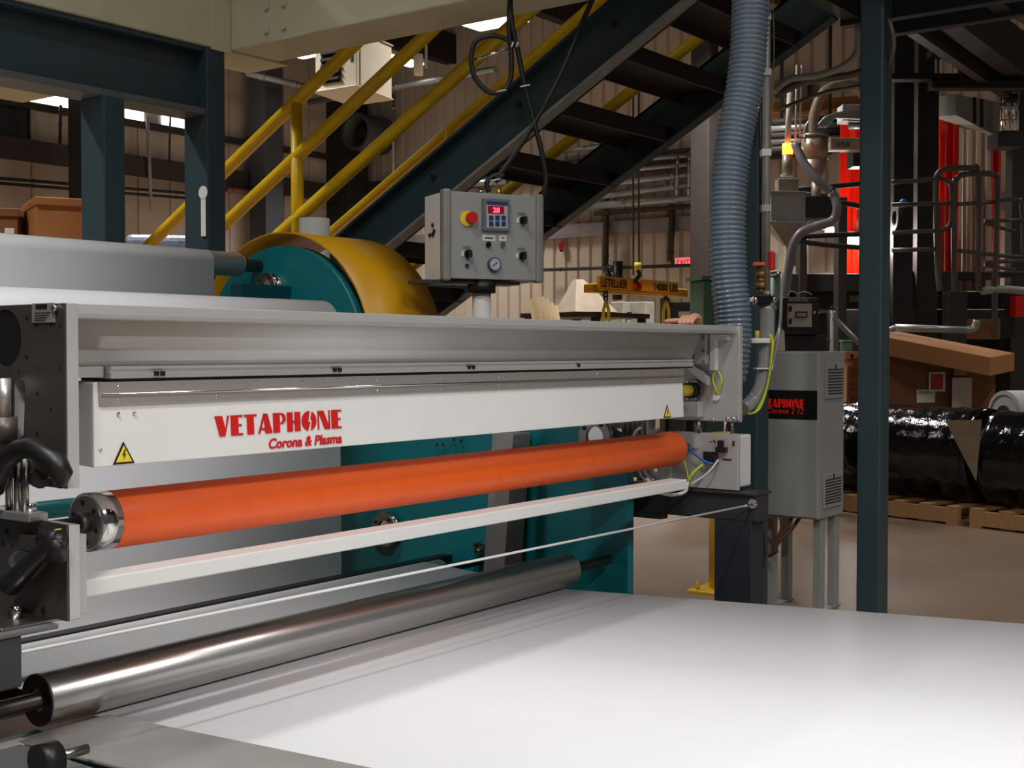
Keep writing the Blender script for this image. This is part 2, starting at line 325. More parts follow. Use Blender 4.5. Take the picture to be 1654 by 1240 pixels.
wallpipe(500,165,800,112,X=XW-2.0,r=0.07,mat=galv,label='long bright sprinkler pipe under the unit heater')
wallpipe(400,118,542,152,Y=YW-1.5,r=0.07,mat=galv,label='pale sprinkler pipe meeting the long pipe at a corner')
wallpipe(980,300,978,432,X=XW-0.3,r=0.06,mat=girtm,label='brown drop post holding the pipe rack, left one')
wallpipe(1086,330,1083,422,X=XW-0.3,r=0.06,mat=girtm,label='brown drop post holding the pipe rack, near the exit sign')
wallpipe(540,262,545,330,X=XW-0.6,r=0.12,mat=beamdk,label='dark elbowed duct in the wall corner')
# arm bracket and red alarm on the far wall
t = thing('wall_bracket', 'black swing arm bracket on the far wall above the lifting beam', 'bracket', U(998,484,X=XW-0.4))
cyl('upright', black, t, U(998,422,X=XW-0.4), U(997,484,X=XW-0.4), 0.1, 10)
cyl('arm', black, t, U(980,432,X=XW-0.4), U(998,436,X=XW-0.4), 0.07, 10); cyl('brace', black, t, U(978,434,X=XW-0.35), U(987,452,X=XW-0.4), 0.06, 10)
t = thing('fire_alarm', 'small red fire alarm box high on the cream wall', 'alarm', U(907,401,X=XW-0.1))
MB().cbox(903,392,910,402,U(907,400,X=XW-0.2).dot(FWD),0.12).build('body', red, t); MB().cbox(904,403,910,406,U(907,400,X=XW-0.2).dot(FWD),0.1).build('horn', black, t)
# exit sign
e0, e1 = U(1091,430,X=XW-0.25), U(1118,416,X=XW-0.25)
t = thing('exit_sign', 'glowing red exit sign on the cream wall', 'sign', (XW-0.2, (e0.y+e1.y)/2, e0.z))
box('housing', paperm, t, XW-0.25, e0.y+0.02, e0.z-0.02, XW-0.06, e1.y-0.02, e1.z+0.02)
box('face', exitm, t, XW-0.27, e0.y, e0.z, XW-0.252, e1.y, e1.z)
text('EXIT', 'lettering', exitt, t, frame((XW-0.271, e0.y-0.04, e0.z+0.03), (0,-1,0), (0,0,1)), abs(e1.y-e0.y)-0.08, (e1.z-e0.z)-0.06, bold=0.02)
for s, yy in ((1, e0.y+0.1), (-1, e1.y-0.1)): MB().ball((XW-0.16, yy, e0.z+0.08), 0.06).build('lamp_head', colm, t)
# door opening in the far wall
d0, d1 = U(1079,489,X=XW-0.1), U(1135,489,X=XW-0.1)
dr = MB().box(XW-0.12, d1.y, 0, XW-0.05, d0.y, d0.z).build('door_1', machblk, kind='structure')
box('frame', girtm, dr, XW-0.2, d0.y, 0, XW-0.05, d0.y+0.12, d0.z+0.1); box('closer', ductg, dr, XW-0.22, d0.y-0.9, d0.z-0.28, XW-0.13, d0.y-0.3, d0.z-0.18)
# lamps
for i, (x, y, w) in enumerate(LAMPS):
    where = ['over the near end of the aisle', 'over the white web outfeed', 'over the corona station', 'over the outfeed floor', 'behind the slate columns', 'over the stair foot', 'before the wall corner', 'close to the wall corner', 'over the crane bay', 'before the exit sign', 'over the extruder tower', 'over the stacked rolls', 'over the open floor'][i]
    t = thing('ceiling_lamp', 'long white fluorescent high bay lamp hung ' + where, 'lamp', (x, y, LAMP_Z), group='hall lamps')
    box('housing', offwhite, t, x-0.7, y-0.22, LAMP_Z, x+0.7, y+0.22, LAMP_Z+0.09, bev=0.02)
    box('diffuser', lampm, t, x-0.66, y-0.19, LAMP_Z-0.04, x+0.66, y+0.19, LAMP_Z, bev=0.01)
    for s in (-0.5, 0.5): cyl('hanger', black, t, (x+s, y, LAMP_Z+0.09), (x+s, y, HC), 0.01, 6)
    ld = bpy.data.lights.new('lamp_light', 'AREA'); ld.shape = 'RECTANGLE'; ld.size = 1.3; ld.size_y = 0.4; ld.energy = w; ld.spread = math.radians(LAMP_SPREAD if i < 4 else LAMP_SPREAD_FAR); ld.color = (1.0, 0.98, 0.955)
    lo = bpy.data.objects.new('lamp_light', ld); COL.objects.link(lo); lo.location = (0, 0, -0.06); lo.parent = t
for px, py, l in ((800,26,'bright high bay lamp showing above the yellow stair rail'), (506,74,'small bright lamp peeking out beside the unit heater')):
    c = U(px, py, Z=LAMP_Z); t = thing('ceiling_lamp', l, 'lamp', c, group='hall lamps'); x, y = c.x, c.y
    box('housing', offwhite, t, x-0.3, y-0.6, LAMP_Z, x+0.3, y+0.6, LAMP_Z+0.1, bev=0.02); box('diffuser', M('lamp_diffuser_bright', (255,246,238), 0.5, var=0, emit=4), t, x-0.27, y-0.55, LAMP_Z-0.14, x+0.27, y+0.55, LAMP_Z, bev=0.03)
    cyl('hanger', black, t, (x, y, LAMP_Z+0.1), (x, y, HC), 0.012, 6)
# unit heater hung from the roof
D = 14.0
t = thing('unit_heater', 'beige hanging unit heater with dark grille, behind the top yellow rails', 'heater', U(568,140,D=D))
C0, L0, R0 = U(575,142,D=14), U(508,142,D=14.35), U(633,142,D=14.75); zb0, zt0 = U(575,140,D=14).z, U(575,46,D=14).z
for q in (C0, L0, R0): q.z = zb0
def htr(name, mat, u0, u1, v0, v1, w0, w1, bev=0.01):   # u along the front (from the left), v up, w into depth
    fx, dx_ = (C0-L0), (R0-C0); H = zt0-zb0; P = [L0+fx*u+dx_*w for u, w in ((u0,w0),(u1,w0),(u1,w1),(u0,w1))]
    return MB().hexa([p+UP*H*v0 for p in P]+[p+UP*H*v1 for p in P]).build(name, mat, t, bev=bev)
htr('casing', beige, 0, 1, 0.03, 0.97, 0.02, 1); htr('bottom_tray', beige, -0.03, 1.03, 0, 0.03, -0.03, 1.02); htr('top_flange', beige, -0.03, 1.03, 0.97, 1.0, -0.03, 1.02); htr('grille', machblk, 0.16, 0.62, 0.14, 0.9, 0.0, 0.03, 0)
for k in range(6): htr('slat', beamdk, 0.17, 0.61, 0.18+k*0.115, 0.22+k*0.115, -0.03, 0.01, 0)
htr('side_rib', beige, 1.0, 1.02, 0.05, 0.95, 0.1, 0.14); htr('badge', machdk, 0.86, 0.92, 0.45, 0.75, 0.01, 0.025, 0)
for w in (0.2, 0.8): q = L0+(C0-L0)*0.5+(R0-C0)*w; cyl('hanger', black, t, (q.x,q.y,zt0), (q.x,q.y,8.6), 0.015, 6)
# round wall fan
c = U(574,212,X=XW-1.2); t = thing('wall_fan', 'round grey exhaust fan high in the wall corner', 'fan', c)
MB().ring(c, c+Vector((0.9,0,0)), 0.42, 0.36, 24).build('drum', colm, t); cyl('hub', machblk, t, c+Vector((0.2,0,0)), c+Vector((0.5,0,0)), 0.12)
for k in range(4):
    a = k*math.pi/2+0.4; MB().bar(c+Vector((0.3,0,0)), c+Vector((0.35,0.34*math.cos(a),0.34*math.sin(a))), 0.1, 0.03, up=Vector((1,0,0))).build('blade', machblk, t)
# hanging bus duct drop by the roof
t = thing('hanging_duct_drop', 'pale hanging junction box on two bright rods under the roof', 'junction box', U(674,118,D=17))
MB().cbox(668,86,682,118,17,0.2).build('box', beige, t, bev=0.01)
for px in (674, 688): cyl('rod', galv, t, U(px,110,D=17.1), U(px,110,D=17.1)+Vector((0,0,1.9)), 0.02, 8)
# ================================================================== mezzanine, stairs
ZB = 3.05
a0, a1 = U(0,118,Z=ZB), U(320,187,Z=ZB); YB = (a0.y+a1.y)/2; ZT = U(330,75,Y=YB).z
t = thing('mezzanine', 'dark slate steel frame with deep beam on square columns', 'frame', (a1.x, YB, 0))
XE = a1.x + 0.12
box('beam_web', mezz, t, 1.2, YB+0.09, ZB+0.03, XE, YB+0.14, ZT-0.03); box('bottom_flange', M('slate_flange', (88,92,92), 0.45), t, 1.2, YB, ZB, XE, YB+0.24, ZB+0.04); box('top_flange', mezz, t, 1.2, YB, ZT-0.03, XE, YB+0.24, ZT)
for px, w in ((345, 0.115), (182, 0.115)):
    c = U(px, 300, Y=YB+0.06)
    top = ZB if px < 300 else ZT
    b = box('column', mezz, t, c.x-w, YB-0.02, 0.02, c.x+w*0.25, YB+0.2, top, bev=0.008)
    box('base_plate', mezz, t, c.x-0.2, YB-0.08, 0, c.x+0.12, YB+0.28, 0.02)
c = U(329,345,X=U(345,300,Y=YB+0.06).x-0.12)
g = t
MB().cyl(c+Vector((0,0,0.13)), c+Vector((-0.006,0,0.13)), 0.04).build('gasket', paperm, t, label='white round tag end'); box('tag', paperm, t, c.x-0.004, c.y-0.022, c.z-0.14, c.x, c.y+0.022, c.z+0.11)
# cream girder (two arms meeting in an inner corner)
k1 = U(400,78,Z=ZT); t = thing('cream_girder', 'cream painted box girder turning a corner over the slate frame', 'girder', (k1.x, k1.y, ZT))
YG = YB - 0.02
box('girder_arm', cream, t, 0.6, YG, ZT, k1.x+0.5, YG+0.4, ZT+0.9, bev=0.01)
box('girder_arm', cream, t, k1.x, 2.4, ZT+0.01, k1.x+0.4, YG, ZT+0.9, bev=0.01)
box('corner_plate', cream, t, k1.x-0.16, YG-0.012, ZT-0.015, k1.x, YG, ZT+0.3, bev=0.004)
box('corner_plate', cream, t, k1.x-0.012, YG-0.7, ZT+0.005, k1.x, YG-0.02, ZT+0.4, bev=0.004)
for dy in (0.1, 0.25):
    for dz in (0.08, 0.22): cyl('bolt', cream, t, (k1.x-0.03, YG-dy-0.25, ZT+dz), (k1.x-0.01, YG-dy-0.25, ZT+dz), 0.022, 6)
# pale second girder far left and lower
p = U(0,150,Y=YB+2.2); box('cross_girder', cream, t, 1.5, YB+2.0, p.z, U(62,150,Y=YB+2.2).x, YB+2.4, p.z+0.35)
# stairs: stringers in planes x = XS and XR
XS, XR = 6.0, 7.3
sa, sb = U(556,379,X=XS), U(990,7,X=XS); SL = (sb.z-sa.z)/(sb.y-sa.y)
def st(y): return sa.z + (y-sa.y)*SL      # upper edge of the stringers
YBOT = sa.y + sa.z/abs(SL); YTOP = 3.0
t = thing('industrial_staircase', 'slate steel open tread staircase with yellow pipe handrails', 'staircase', (XS, YBOT, 0))
HS = 0.36
def stringer(x, flip):
    mb = MB().prism([(x, YBOT-0.5, 0.0), (x, YBOT-0.02, 0.0), (x, YTOP-0.25, st(YTOP-0.25)), (x, YTOP-0.25, st(YTOP-0.25)-HS)] if False else [(x, YBOT-HS/abs(SL), 0.0), (x, YBOT, 0.0), (x, YTOP, st(YTOP)), (x, YTOP, st(YTOP)-HS)], (0.02, 0, 0))
    return mb.build('stringer', mezz, t)
def flange(x0, x1, dz, mat): 
    y0 = YBOT - (HS/abs(SL) if dz < 0 else 0); P = [(x0, y0, st(y0)+dz), (x0, YTOP, st(YTOP)+dz)]
    return MB().prism([(x0,y0,st(y0)+dz),(x0,YTOP,st(YTOP)+dz),(x0,YTOP,st(YTOP)+dz+0.02),(x0,y0,st(y0)+dz+0.02)], (x1-x0,0,0)).build('stringer_flange', mat, t)
stringer(XS, 0); flange(XS-0.07, XS+0.02, -0.02, mezz); flange(XS-0.09, XS+0.02, -HS, M('lit_flange', (132,134,128), 0.5))  # lower flange coloured paler to paint in the light on it
stringer(XR, 1); flange(XR, XR+0.08, -0.02, mezz); flange(XR-0.08, XR, -HS, mezz)
for y in (6.4, 5.75, 5.1, 4.45, 3.8):
    for dz in (0.09, 0.26): cyl('bolt', machblk, t, (XS-0.02, y-dz*0.5, st(y)-dz), (XS, y-dz*0.5, st(y)-dz), 0.018, 8)
# treads, set where the photo shows them
RUN = 0.44; y = 3.42; n = 0
while y < YBOT - 0.4:
    zt = st(y) - 0.16
    MB().box(XS+0.02, y-0.19, zt-0.05, XR, y+0.19, zt).build('tread', treadm, t, bev=0.004)
    MB().box(XS+0.02, y-0.19, zt-0.10, XR, y-0.175, zt-0.05).build('tread_lip', treadm, t); MB().box(XS+0.02, y+0.175, zt-0.10, XR, y+0.19, zt-0.05).build('tread_lip', treadm, t)
    y += RUN
# handrails
for x, pc, lab in ((XS+0.03, (727,1), 'near'), (XR+0.0, (817,1), 'far')):
    offs = (1.2, 0.8, 0.41) if lab == 'near' else (0.0, 0.0, 0.0)
    if lab == 'near': offs = [U(px,py,X=XS).z - st(U(px,py,X=XS).y) for px, py in ((480,156),(570,162),(620,222))]
    else: offs = [U(px,py,X=XR).z - st(U(px,py,X=XR).y) for px, py in ((680,250),(900,243))]; offs.insert(1, sum(offs)/2)
    yb = YBOT - 0.5
    for i, o in enumerate(offs):
        cyl('rail', yellow, t, (x, yb, st(yb)+o), (x, YTOP-0.6, st(YTOP-0.6)+o), 0.044 if lab == 'near' else 0.04, 16)
    yp = [U(475,300,X=XS).y, YBOT-0.5, YTOP+0.05] if lab == 'near' else [U(727,215,X=XR).y, YBOT-0.5, YTOP+0.05]
    for q in yp: cyl('rail_post', yellow, t, (x, q, max(0.0, st(q)-0.1)), (x, q, st(q)+offs[0]), 0.042, 16)
# upper platform at the head of the stairs
ZP = st(YTOP) - HS
t = thing('upper_platform', 'dark slate steel platform at the head of the stairs', 'platform', (XS+0.5, YTOP-0.8, ZP))
box('deck', mezzd, t, k1.x+0.42, 0.6, ZP+0.28, 7.8, YTOP, ZP+0.32)
for y0 in (YTOP-0.12, YTOP-0.9, YTOP-1.7): box('cross_beam', mezzd, t, k1.x+0.42, y0, ZP, 7.8, y0+0.1, ZP+0.28)
for x0 in (XS-0.05, XR+0.05, 7.72): box('side_beam', mezzd, t, x0, 0.6, ZP-0.03, x0+0.08, YTOP, ZP+0.28)
# slate posts of the platform
for (px, d, w, l) in ((1412, 6.5, 0.125, 'tall slate steel post standing free right of the grey cabinet'), (1213, 6.9, 0.15, 'slate steel post half hidden behind the ribbed hose')):
    c = U(px, 500, D=d); r = thing('platform_post', l, 'post', (c.x, c.y, 0))
    box('shaft', mezz, r, c.x-w/2, c.y-w/2, 0.015, c.x+w/2, c.y+w/2, ZP+0.3, bev=0.012, seg=3); box('base_plate', mezz, r, c.x-w, c.y-w, 0, c.x+w, c.y+w, 0.015)
# galvanised riser pipe and cable by the hose
D = 6.45
t = thing('riser_pipe', 'galvanised riser pipe with clips beside the ribbed hose', 'pipe', U(1238,520,D=D))
cyl('pipe', galv, t, U(1239,-260,D=D), U(1237,470,D=D), 0.021, 12)
for py in (20, 110, 240, 330): MB().cbox(1231,py,1246,py+11,D-0.03,0.06).build('clip', paperm if py == 240 else galv, t)
tube('earth_cable', M('dull_yellow_wire', (120,118,52), 0.5), t, [U(1247,-60,D=D), U(1250,60,D=D), U(1249,130,D=D), U(1246,200,D=D)], 0.0028, 6)
cyl('black_cable', black, t, U(1229,90,D=D+0.05), U(1231,470,D=D+0.05), 0.012, 8)
# slack cables below the platform
t = thing('slack_cable', 'dark cable curving down below the platform beside the tall post', 'cable', U(1410,140,D=6.6))
tube('cable', pipeg, t, [U(1436,30,D=6.4), U(1444,70,D=6.4), U(1432,110,D=6.5), U(1405,135,D=6.6), U(1330,150,D=7.2), U(1262,175,D=7.6)], 0.012, 8)
t = thing('flexible_conduit', 'grey flexible conduit sweeping under the platform edge', 'conduit', U(1260,150,D=8.0))
tube('conduit', ductg, t, [U(1250,148,D=8), U(1275,128,D=8), U(1320,122,D=8), U(1360,108,D=8), U(1382,88,D=8), U(1386,62,D=8), U(1384,40,D=8)], 0.022, 10)
tube('conduit', pipeg, t, [U(1250,155,D=8.1), U(1300,132,D=8.1), U(1370,122,D=8.1), U(1410,108,D=8.1)], 0.024, 10)
# ================================================================== teal unwind stand, web and its rollers
WX0, WX1 = 2.10, 4.40
XT = 4.82
t = thing('unwind_stand', 'teal steel side frame of the unwind with round brake disc', 'machine frame', (XT, 4.2, 0))
yn = U(1014,800,X=XT).y
plate('side_plate', teal, t, [(-yn,0.0),(-yn,1.20),(-(yn+0.12),1.262),(-(yn+0.5),1.275),(-4.1,1.40),(-4.55,1.75),(-5.6,1.75),(-5.9,1.2),(-5.9,0.0)], [], frame((XT,0,0),(0,-1,0),(0,0,1)), 0.05)
CD = Vector((XT-0.01, 5.105, 1.56)); RD = 0.605
cyl('brake_disc', teal, t, CD+Vector((-0.04,0,0)), CD+Vector((0.04,0,0)), RD, 72)
mb = MB(); nA = 40; ro, ri = RD+0.075, RD+0.067; vs = []
for i in range(nA+1):
    a = math.radians(-25 + 230*i/nA)
    for x, r in ((XT-0.06, ro), (XT+0.52, ro), (XT+0.52, ri), (XT-0.06, ri)): vs.append((x, CD.y+r*math.cos(a), CD.z+r*math.sin(a)))
fs = []; sm = []
for i in range(nA):
    for k in range(4): fs.append((i*4+k, i*4+(k+1)%4, (i+1)*4+(k+1)%4, (i+1)*4+k)); sm.append(k in (0,2))
mb.add(vs, fs, sm).build('disc_guard', goldy, t, label='yellow curved guard hoop')
for k in range(9):    # calipers showing in the gap under the hoop
    a = math.radians(-8 + k*8.5); p = CD + Vector((0.1, (RD+0.03)*-math.cos(a), (RD+0.03)*math.sin(a)))
    MB().box(p.x, p.y-0.03, p.z-0.03, p.x+0.08, p.y+0.03, p.z+0.03).build('caliper', [machblk, steel, machdk][k % 3], t, bev=0.006)
for px, py, r, X in ((815,722,0.062,XT-0.12), (962,705,0.085,XT-0.04), (622,855,0.085,XT-0.05), (431,463,0.075,XT-0.1), (775,884,0.03,XT-0.03)):
    c = U(px, py, X=X); f = cyl('bearing_flange', bright, t, c, (XT-0.02, c.y, c.z), r, 28)
    MB().ring(c+Vector((-0.012,0,0)), c, r*0.98, r*0.55, 28).build('flange_ring', steel, t)
    for k in range(4):
        a = k*math.pi/2+0.6; q = c+Vector((-0.012, 0.76*r*math.cos(a), 0.76*r*math.sin(a))); cyl('bolt', machblk, t, q+Vector((-0.006,0,0)), q, 0.009, 6)
# grey upright arm bolted to the frame
p, q = U(812,770,X=4.66), U(796,935,X=4.66)
MB().hexa([(4.66,q.y-0.06,q.z),(4.8,q.y-0.06,q.z),(4.8,q.y+0.06,q.z),(4.66,q.y+0.06,q.z),(4.66,p.y-0.06,p.z+0.2),(4.8,p.y-0.06,p.z+0.2),(4.8,p.y+0.06,p.z+0.2),(4.66,p.y+0.06,p.z+0.2)]).build('upright_arm', M('arm_grey', (146,144,140), 0.5), t, bev=0.004)
for zz in (0.0, 0.1): cyl('bolt', machblk, t, (4.65,p.y+0.02,p.z+zz), (4.662,p.y+0.02,p.z+zz), 0.01, 8)
for px, py in ((733,710),(745,712),(716,718),(706,718),(843,695),(822,692),(707,898),(720,899)): 
    c = U(px,py,X=XT-0.026); cyl('bolt_hole', machblk, t, c, c+Vector((-0.002,0,0)), 0.009, 8)
tube('cross_tube', teal, t, [(1.0, 3.4, 1.12), (XT, 3.4, 1.12)], 0.028, 16, sm=0); tube('tie_rod', shaft_m, t, [(1.0, 3.4, 1.182), (2.02, 3.4, 1.182)], 0.016, 12, sm=0); box('rod_clip', charcoal, t, 1.98, 3.38, 1.12, 2.02, 3.42, 1.2)
c = U(400,468,X=4.5); box('cross_beam', tealdk, t, 4.42, c.y-0.04, c.z-0.05, XT, c.y+0.04, c.z+0.03)
# near-side frame plate of the stand, left of the web
box('rear_bar', black, t, 1.05, 3.92, 0.42, XT-0.03, 3.98, 0.603)
nt_ = thing('unwind_side_frame', 'dark teal near side plate of the unwind beside the clamp levers', 'machine frame', (1.0, 4.4, 0))
box('plate', tealdk, nt_, 1.0, 2.95, 0.03, 1.05, 5.9, 1.25); box('front_rail', tealdk, nt_, 1.05, 2.93, 0.3, 1.93, 3.0, 0.598); box('foot_rail', tealdk, nt_, 0.95, 2.95, 0.0, 1.1, 5.9, 0.03)
# rollers of the web path: (y, z, r, xright, name/label)
R = dict(u1=(5.27,2.062,0.065), l1=(5.08,1.2,0.125), u2=(4.42,1.72,0.12), l2=(4.17,0.40,0.12), l3=(3.76,0.585,0.048), ch=(3.02,0.668,0.072))
def roller(key, x0, x1, label, mat=chrome, sh0=None, sh1=None, rs=0.025):
    y, z, r = R[key]; t = thing('web_roller', label, 'roller', ((x0+x1)/2, y, z-r), group='web path rollers')
    MB().sweep([(x0,y,z),(x0+0.003,y,z),(x1-0.003,y,z),(x1,y,z)], [r-0.004,r,r,r-0.004], 40).build('tube', mat, t)
    for x, s in ((x0,-1),(x1,1)): MB().ring((x,y,z),(x+s*0.004,y,z), r*0.97, r*0.45).build('end_cap', black if s < 0 else steel, t)
    cyl('shaft', shaft_m, t, (sh0,y,z), (sh1,y,z), rs, 16); return t
chx1 = U(916,935,Y=3.02).x
roller('ch', 1.945, chx1, 'wide chromed idler roller pressing the white web down in front', sh0=1.06, sh1=XT-0.03, rs=0.022)
roller('u1', 1.9, 4.62, 'chromed upper guide roller carrying the web beside the yellow guard', sh0=1.06, sh1=XT+0.02, rs=0.036)
roller('l1', 1.9, 4.5, 'lower deflection roller hidden behind the hanging web', sh0=1.06, sh1=XT)
roller('u2', 1.9, 4.36, 'large guide roller under the web just behind the station top', sh0=1.06, sh1=XT)
roller('l2', 1.9, 4.45, 'bottom turning roller below the hanging grey web', sh0=1.06, sh1=XT)
roller('l3', 1.9, 4.5, 'thin roller lifting the web behind the chromed roller', sh0=1.06, sh1=XT, rs=0.02)
def arc(key, a0, a1, n=14, dr=0.0012):
    y, z, r = R[key]; r += dr
    return [(y+r*math.cos(math.radians(a0+(a1-a0)*i/n)), z+r*math.sin(math.radians(a0+(a1-a0)*i/n))) for i in range(n+1)]
# angles: 0 = +Y (away), 90 = up, 180 = -Y (towards the aisle)
path = [(6.6, 1.95)] + arc('u1', 95, 180) + arc('l1', 0, -140) + arc('u2', 30, 180) + arc('l2', 0, -130) + arc('l3', 60, 95, 6) + arc('ch', 275, 262, 5)
path += [(2.2, 0.635), (1.15, 0.688), (0.2, 0.735), (-0.9, 0.79)]
mb = MB(); vs = []
for (y, z) in path: vs += [(WX0, y, z), (WX1, y, z)]
n = len(path); fs = [(2*i, 2*i+1, 2*i+3, 2*i+2) for i in range(n-1)]
web = mb.add(vs, fs, True).build('film_web', webm, None, label='wide glossy white film web threaded through the machine', cat='film web')
so = web.modifiers.new('Solidify', 'SOLIDIFY'); so.thickness = 0.0012; so.offset = 0
# grey guide plate beside the web's edge
t = thing('guide_plate', 'plain grey metal plate beside the edge of the white web', 'plate', (1.93, 2.2, 0.6))
MB().hexa([(1.79,0.4,0.727),(2.08,0.4,0.727),(2.08,2.90,0.611),(1.79,2.90,0.611),(1.79,0.4,0.737),(2.08,0.4,0.737),(2.08,2.90,0.621),(1.79,2.90,0.621)]).build('plate', M('grey_plate', (158,155,152), 0.4, 0.3), t, bev=0.004); MB().hexa([(2.06,0.4,0.69),(2.5,0.4,0.69),(2.5,2.95,0.574),(2.06,2.95,0.574),(2.06,0.4,0.70),(2.5,0.4,0.70),(2.5,2.95,0.584),(2.06,2.95,0.584)]).build('lower_plate', M('grey_plate', (158,155,152)), t)
box('support_rail', tealdk, t, 1.84, 0.4, 0.50, 1.90, 2.8, 0.612); box('support_leg', tealdk, t, 1.84, 1.2, 0, 1.90, 1.28, 0.50); box('support_leg', tealdk, t, 1.84, 2.55, 0, 1.90, 2.63, 0.50)
t = thing('clamp_knob', 'black ribbed clamp knob on a grey bracket, bottom corner', 'knob', (1.66,2.62,0.56))
c = U(60,1232,X=1.64); cyl('knob', black, t, c, c+Vector((0.05,-0.0,0.0)), 0.040, 24); cyl('stud', steel, t, c+Vector((0.05,0,0)), c+Vector((0.13,0,0)), 0.012)
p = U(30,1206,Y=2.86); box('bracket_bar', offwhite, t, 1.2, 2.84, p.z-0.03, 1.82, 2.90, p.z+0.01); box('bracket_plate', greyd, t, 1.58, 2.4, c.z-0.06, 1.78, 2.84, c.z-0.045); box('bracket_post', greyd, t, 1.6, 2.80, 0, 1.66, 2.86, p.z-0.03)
# light pipe standing behind the guard
c = U(508,366,X=5.62); r = 0.094; t = thing('vent_stack', 'pale grey vertical pipe stub rising behind the yellow guard', 'pipe', (c.x,c.y,0))
cyl('pipe', offwhite, t, (c.x,c.y,0.02), (c.x,c.y,U(508,353,X=5.62).z), r, 32); cyl('floor_flange', offwhite, t, (c.x,c.y,0), (c.x,c.y,0.02), r*1.4, 32)
# ================================================================== corona station
YF = 2.52; XL, XR2 = 1.70, 5.05; ZTOP = 1.707; ZLOW = 1.287
t = S = thing('corona_treater', 'long white and aluminium corona treating station with red lettering', 'machine', (3.4, 2.8, 0.97))
yb = 3.14
# left end plate, outer face at x = XL
def on(px, py, X=XL): p = U(px, py, X=X); return (-p.y, p.z)
hc = on(8, 546); slot = [on(21,613), on(38,614), on(41,622), on(38,702), on(26,712), on(21,702)]
plate('end_plate', dsteel, t, [(-YF, ZTOP), (-yb, ZTOP), (-yb, ZLOW+0.06), (-(YF+0.12), ZLOW), (-YF, ZLOW)], [circ(hc[0], hc[1], 0.068), slot], frame((XL,0,0),(0,-1,0),(0,0,1)), 0.004)
plate('end_plate_core', alul, t, [(-YF, ZTOP), (-yb, ZTOP), (-yb, ZLOW+0.06), (-(YF+0.12), ZLOW), (-YF, ZLOW)], [circ(hc[0], hc[1], 0.07), slot], frame((XL+0.0045,0,0),(0,-1,0),(0,0,1)), 0.03)
cyl('hole_dark', black, t, (XL+0.003,-hc[0],hc[1]), (XL+0.05,-hc[0],hc[1]), 0.0675, 32)  # black disc fills the hole to paint its dark inside
for px, py, r in ((43,513,.004),(58,525,.003),(82,525,.003),(97,525,.003),(43,576,.005),(60,593,.003),(98,594,.003),(60,635,.005),(60,700,.004),(82,660,.003),(30,600,.003)):
    p = U(px,py,X=XL-0.001); cyl('bolt_hole', black, t, p, p+Vector((-0.001,0,0)), r, 8)
f = facing_x(55,521,XL-0.002); box('rating_plate', M('rating_plate', (150,146,144), 0.5, 0.3), t, XL-0.004, U(90,505,X=XL).y, U(60,521,X=XL).z, XL-0.001, U(54,505,X=XL).y, U(60,490,X=XL).z, bev=0)
p = U(92,498,X=XL); MB().cyl(p, p+Vector((-0.012,0,0)), 0.0085, n=12).build('cap_bolt', bright, t, bev=0.002)
a, b = U(58,499,X=XL-0.004), U(76,491,X=XL-0.004); box('print_bar', black, t, XL-0.005, b.y, a.z, XL-0.004, a.y, b.z, bev=0)
for k in range(4): a, b = U(56,506+k*4,X=XL-0.004), U(82-k*3,504+k*4,X=XL-0.004); box('print_line', charcoal, t, XL-0.005, b.y, a.z, XL-0.004, a.y, b.z, bev=0)
# right end plate (inner face seen)
box('end_plate', alul, t, XR2, YF-0.01, ZLOW, XR2+0.03, yb, ZTOP, bev=0.003)
# housing: lid, body, rail
def xprism(name, mat, prof, x0, x1, bev=0.0): return MB().prism([(x0, y, z) for y, z in prof], (x1-x0,0,0)).build(name, mat, t, bev=bev)
YH = 2.635
lid = xprism('lid', alul, [(YF,ZTOP),(YF,1.684),(YF+0.004,1.682),(YF+0.004,1.676),(YF+0.012,1.673),(yb,1.673),(yb,ZTOP)], XL+0.035, XR2+0.035, bev=0.0015)
mb = MB(); xbe = U(1130,560,Y=YH-0.035).x; prof = [(YH-0.035,1.673),(YH-0.034,1.66),(YH-0.026,1.635),(YH-0.012,1.605),(YH,1.575),(YH,1.563),(yb,1.563),(yb,1.673)]
n = len(prof); mb.add([(x,y,z) for x in (XL+0.035, xbe) for y, z in prof], [(i,i+1,n+i+1,n+i) for i in range(n-1)] + [tuple(range(n))[::-1], tuple(range(n,2*n))], [True]*(n-1)+[False,False]).build('body', alul, t)
xl2 = U(175,596,Y=2.61).x
rail = xprism('guide_rail', alul, [(2.60,1.562),(2.60,1.555),(2.605,1.554),(2.605,1.546),(2.60,1.545),(2.60,1.532),(2.75,1.532),(2.75,1.562)], xl2, 4.80, bev=0.001)
for px, py in ((252,603),(262,603),(540,597),(548,597),(757,593),(764,593),(934,590)):
    p = U(px,py,Y=2.60); box('rail_clip', black, rail, p.x-0.006, 2.594, p.z-0.006, p.x+0.006, 2.602, p.z+0.006, bev=0.001)
box('rail_end_block', alul, t, XL+0.04, 2.62, 1.535, xl2-0.005, 2.72, 1.562); box('clamp_block', dsteel, t, XL+0.035, 2.66, 1.49, XL+0.12, 2.75, 1.53)
for z in (1.475, 1.385): cyl('guide_pin', steel, t, (XL+0.035, 2.70, z), (XL+0.14, 2.70, z), 0.012, 12)
box('seal_strip', black, t, xl2, 2.605, 1.526, 4.80, 2.72, 1.532, bev=0)
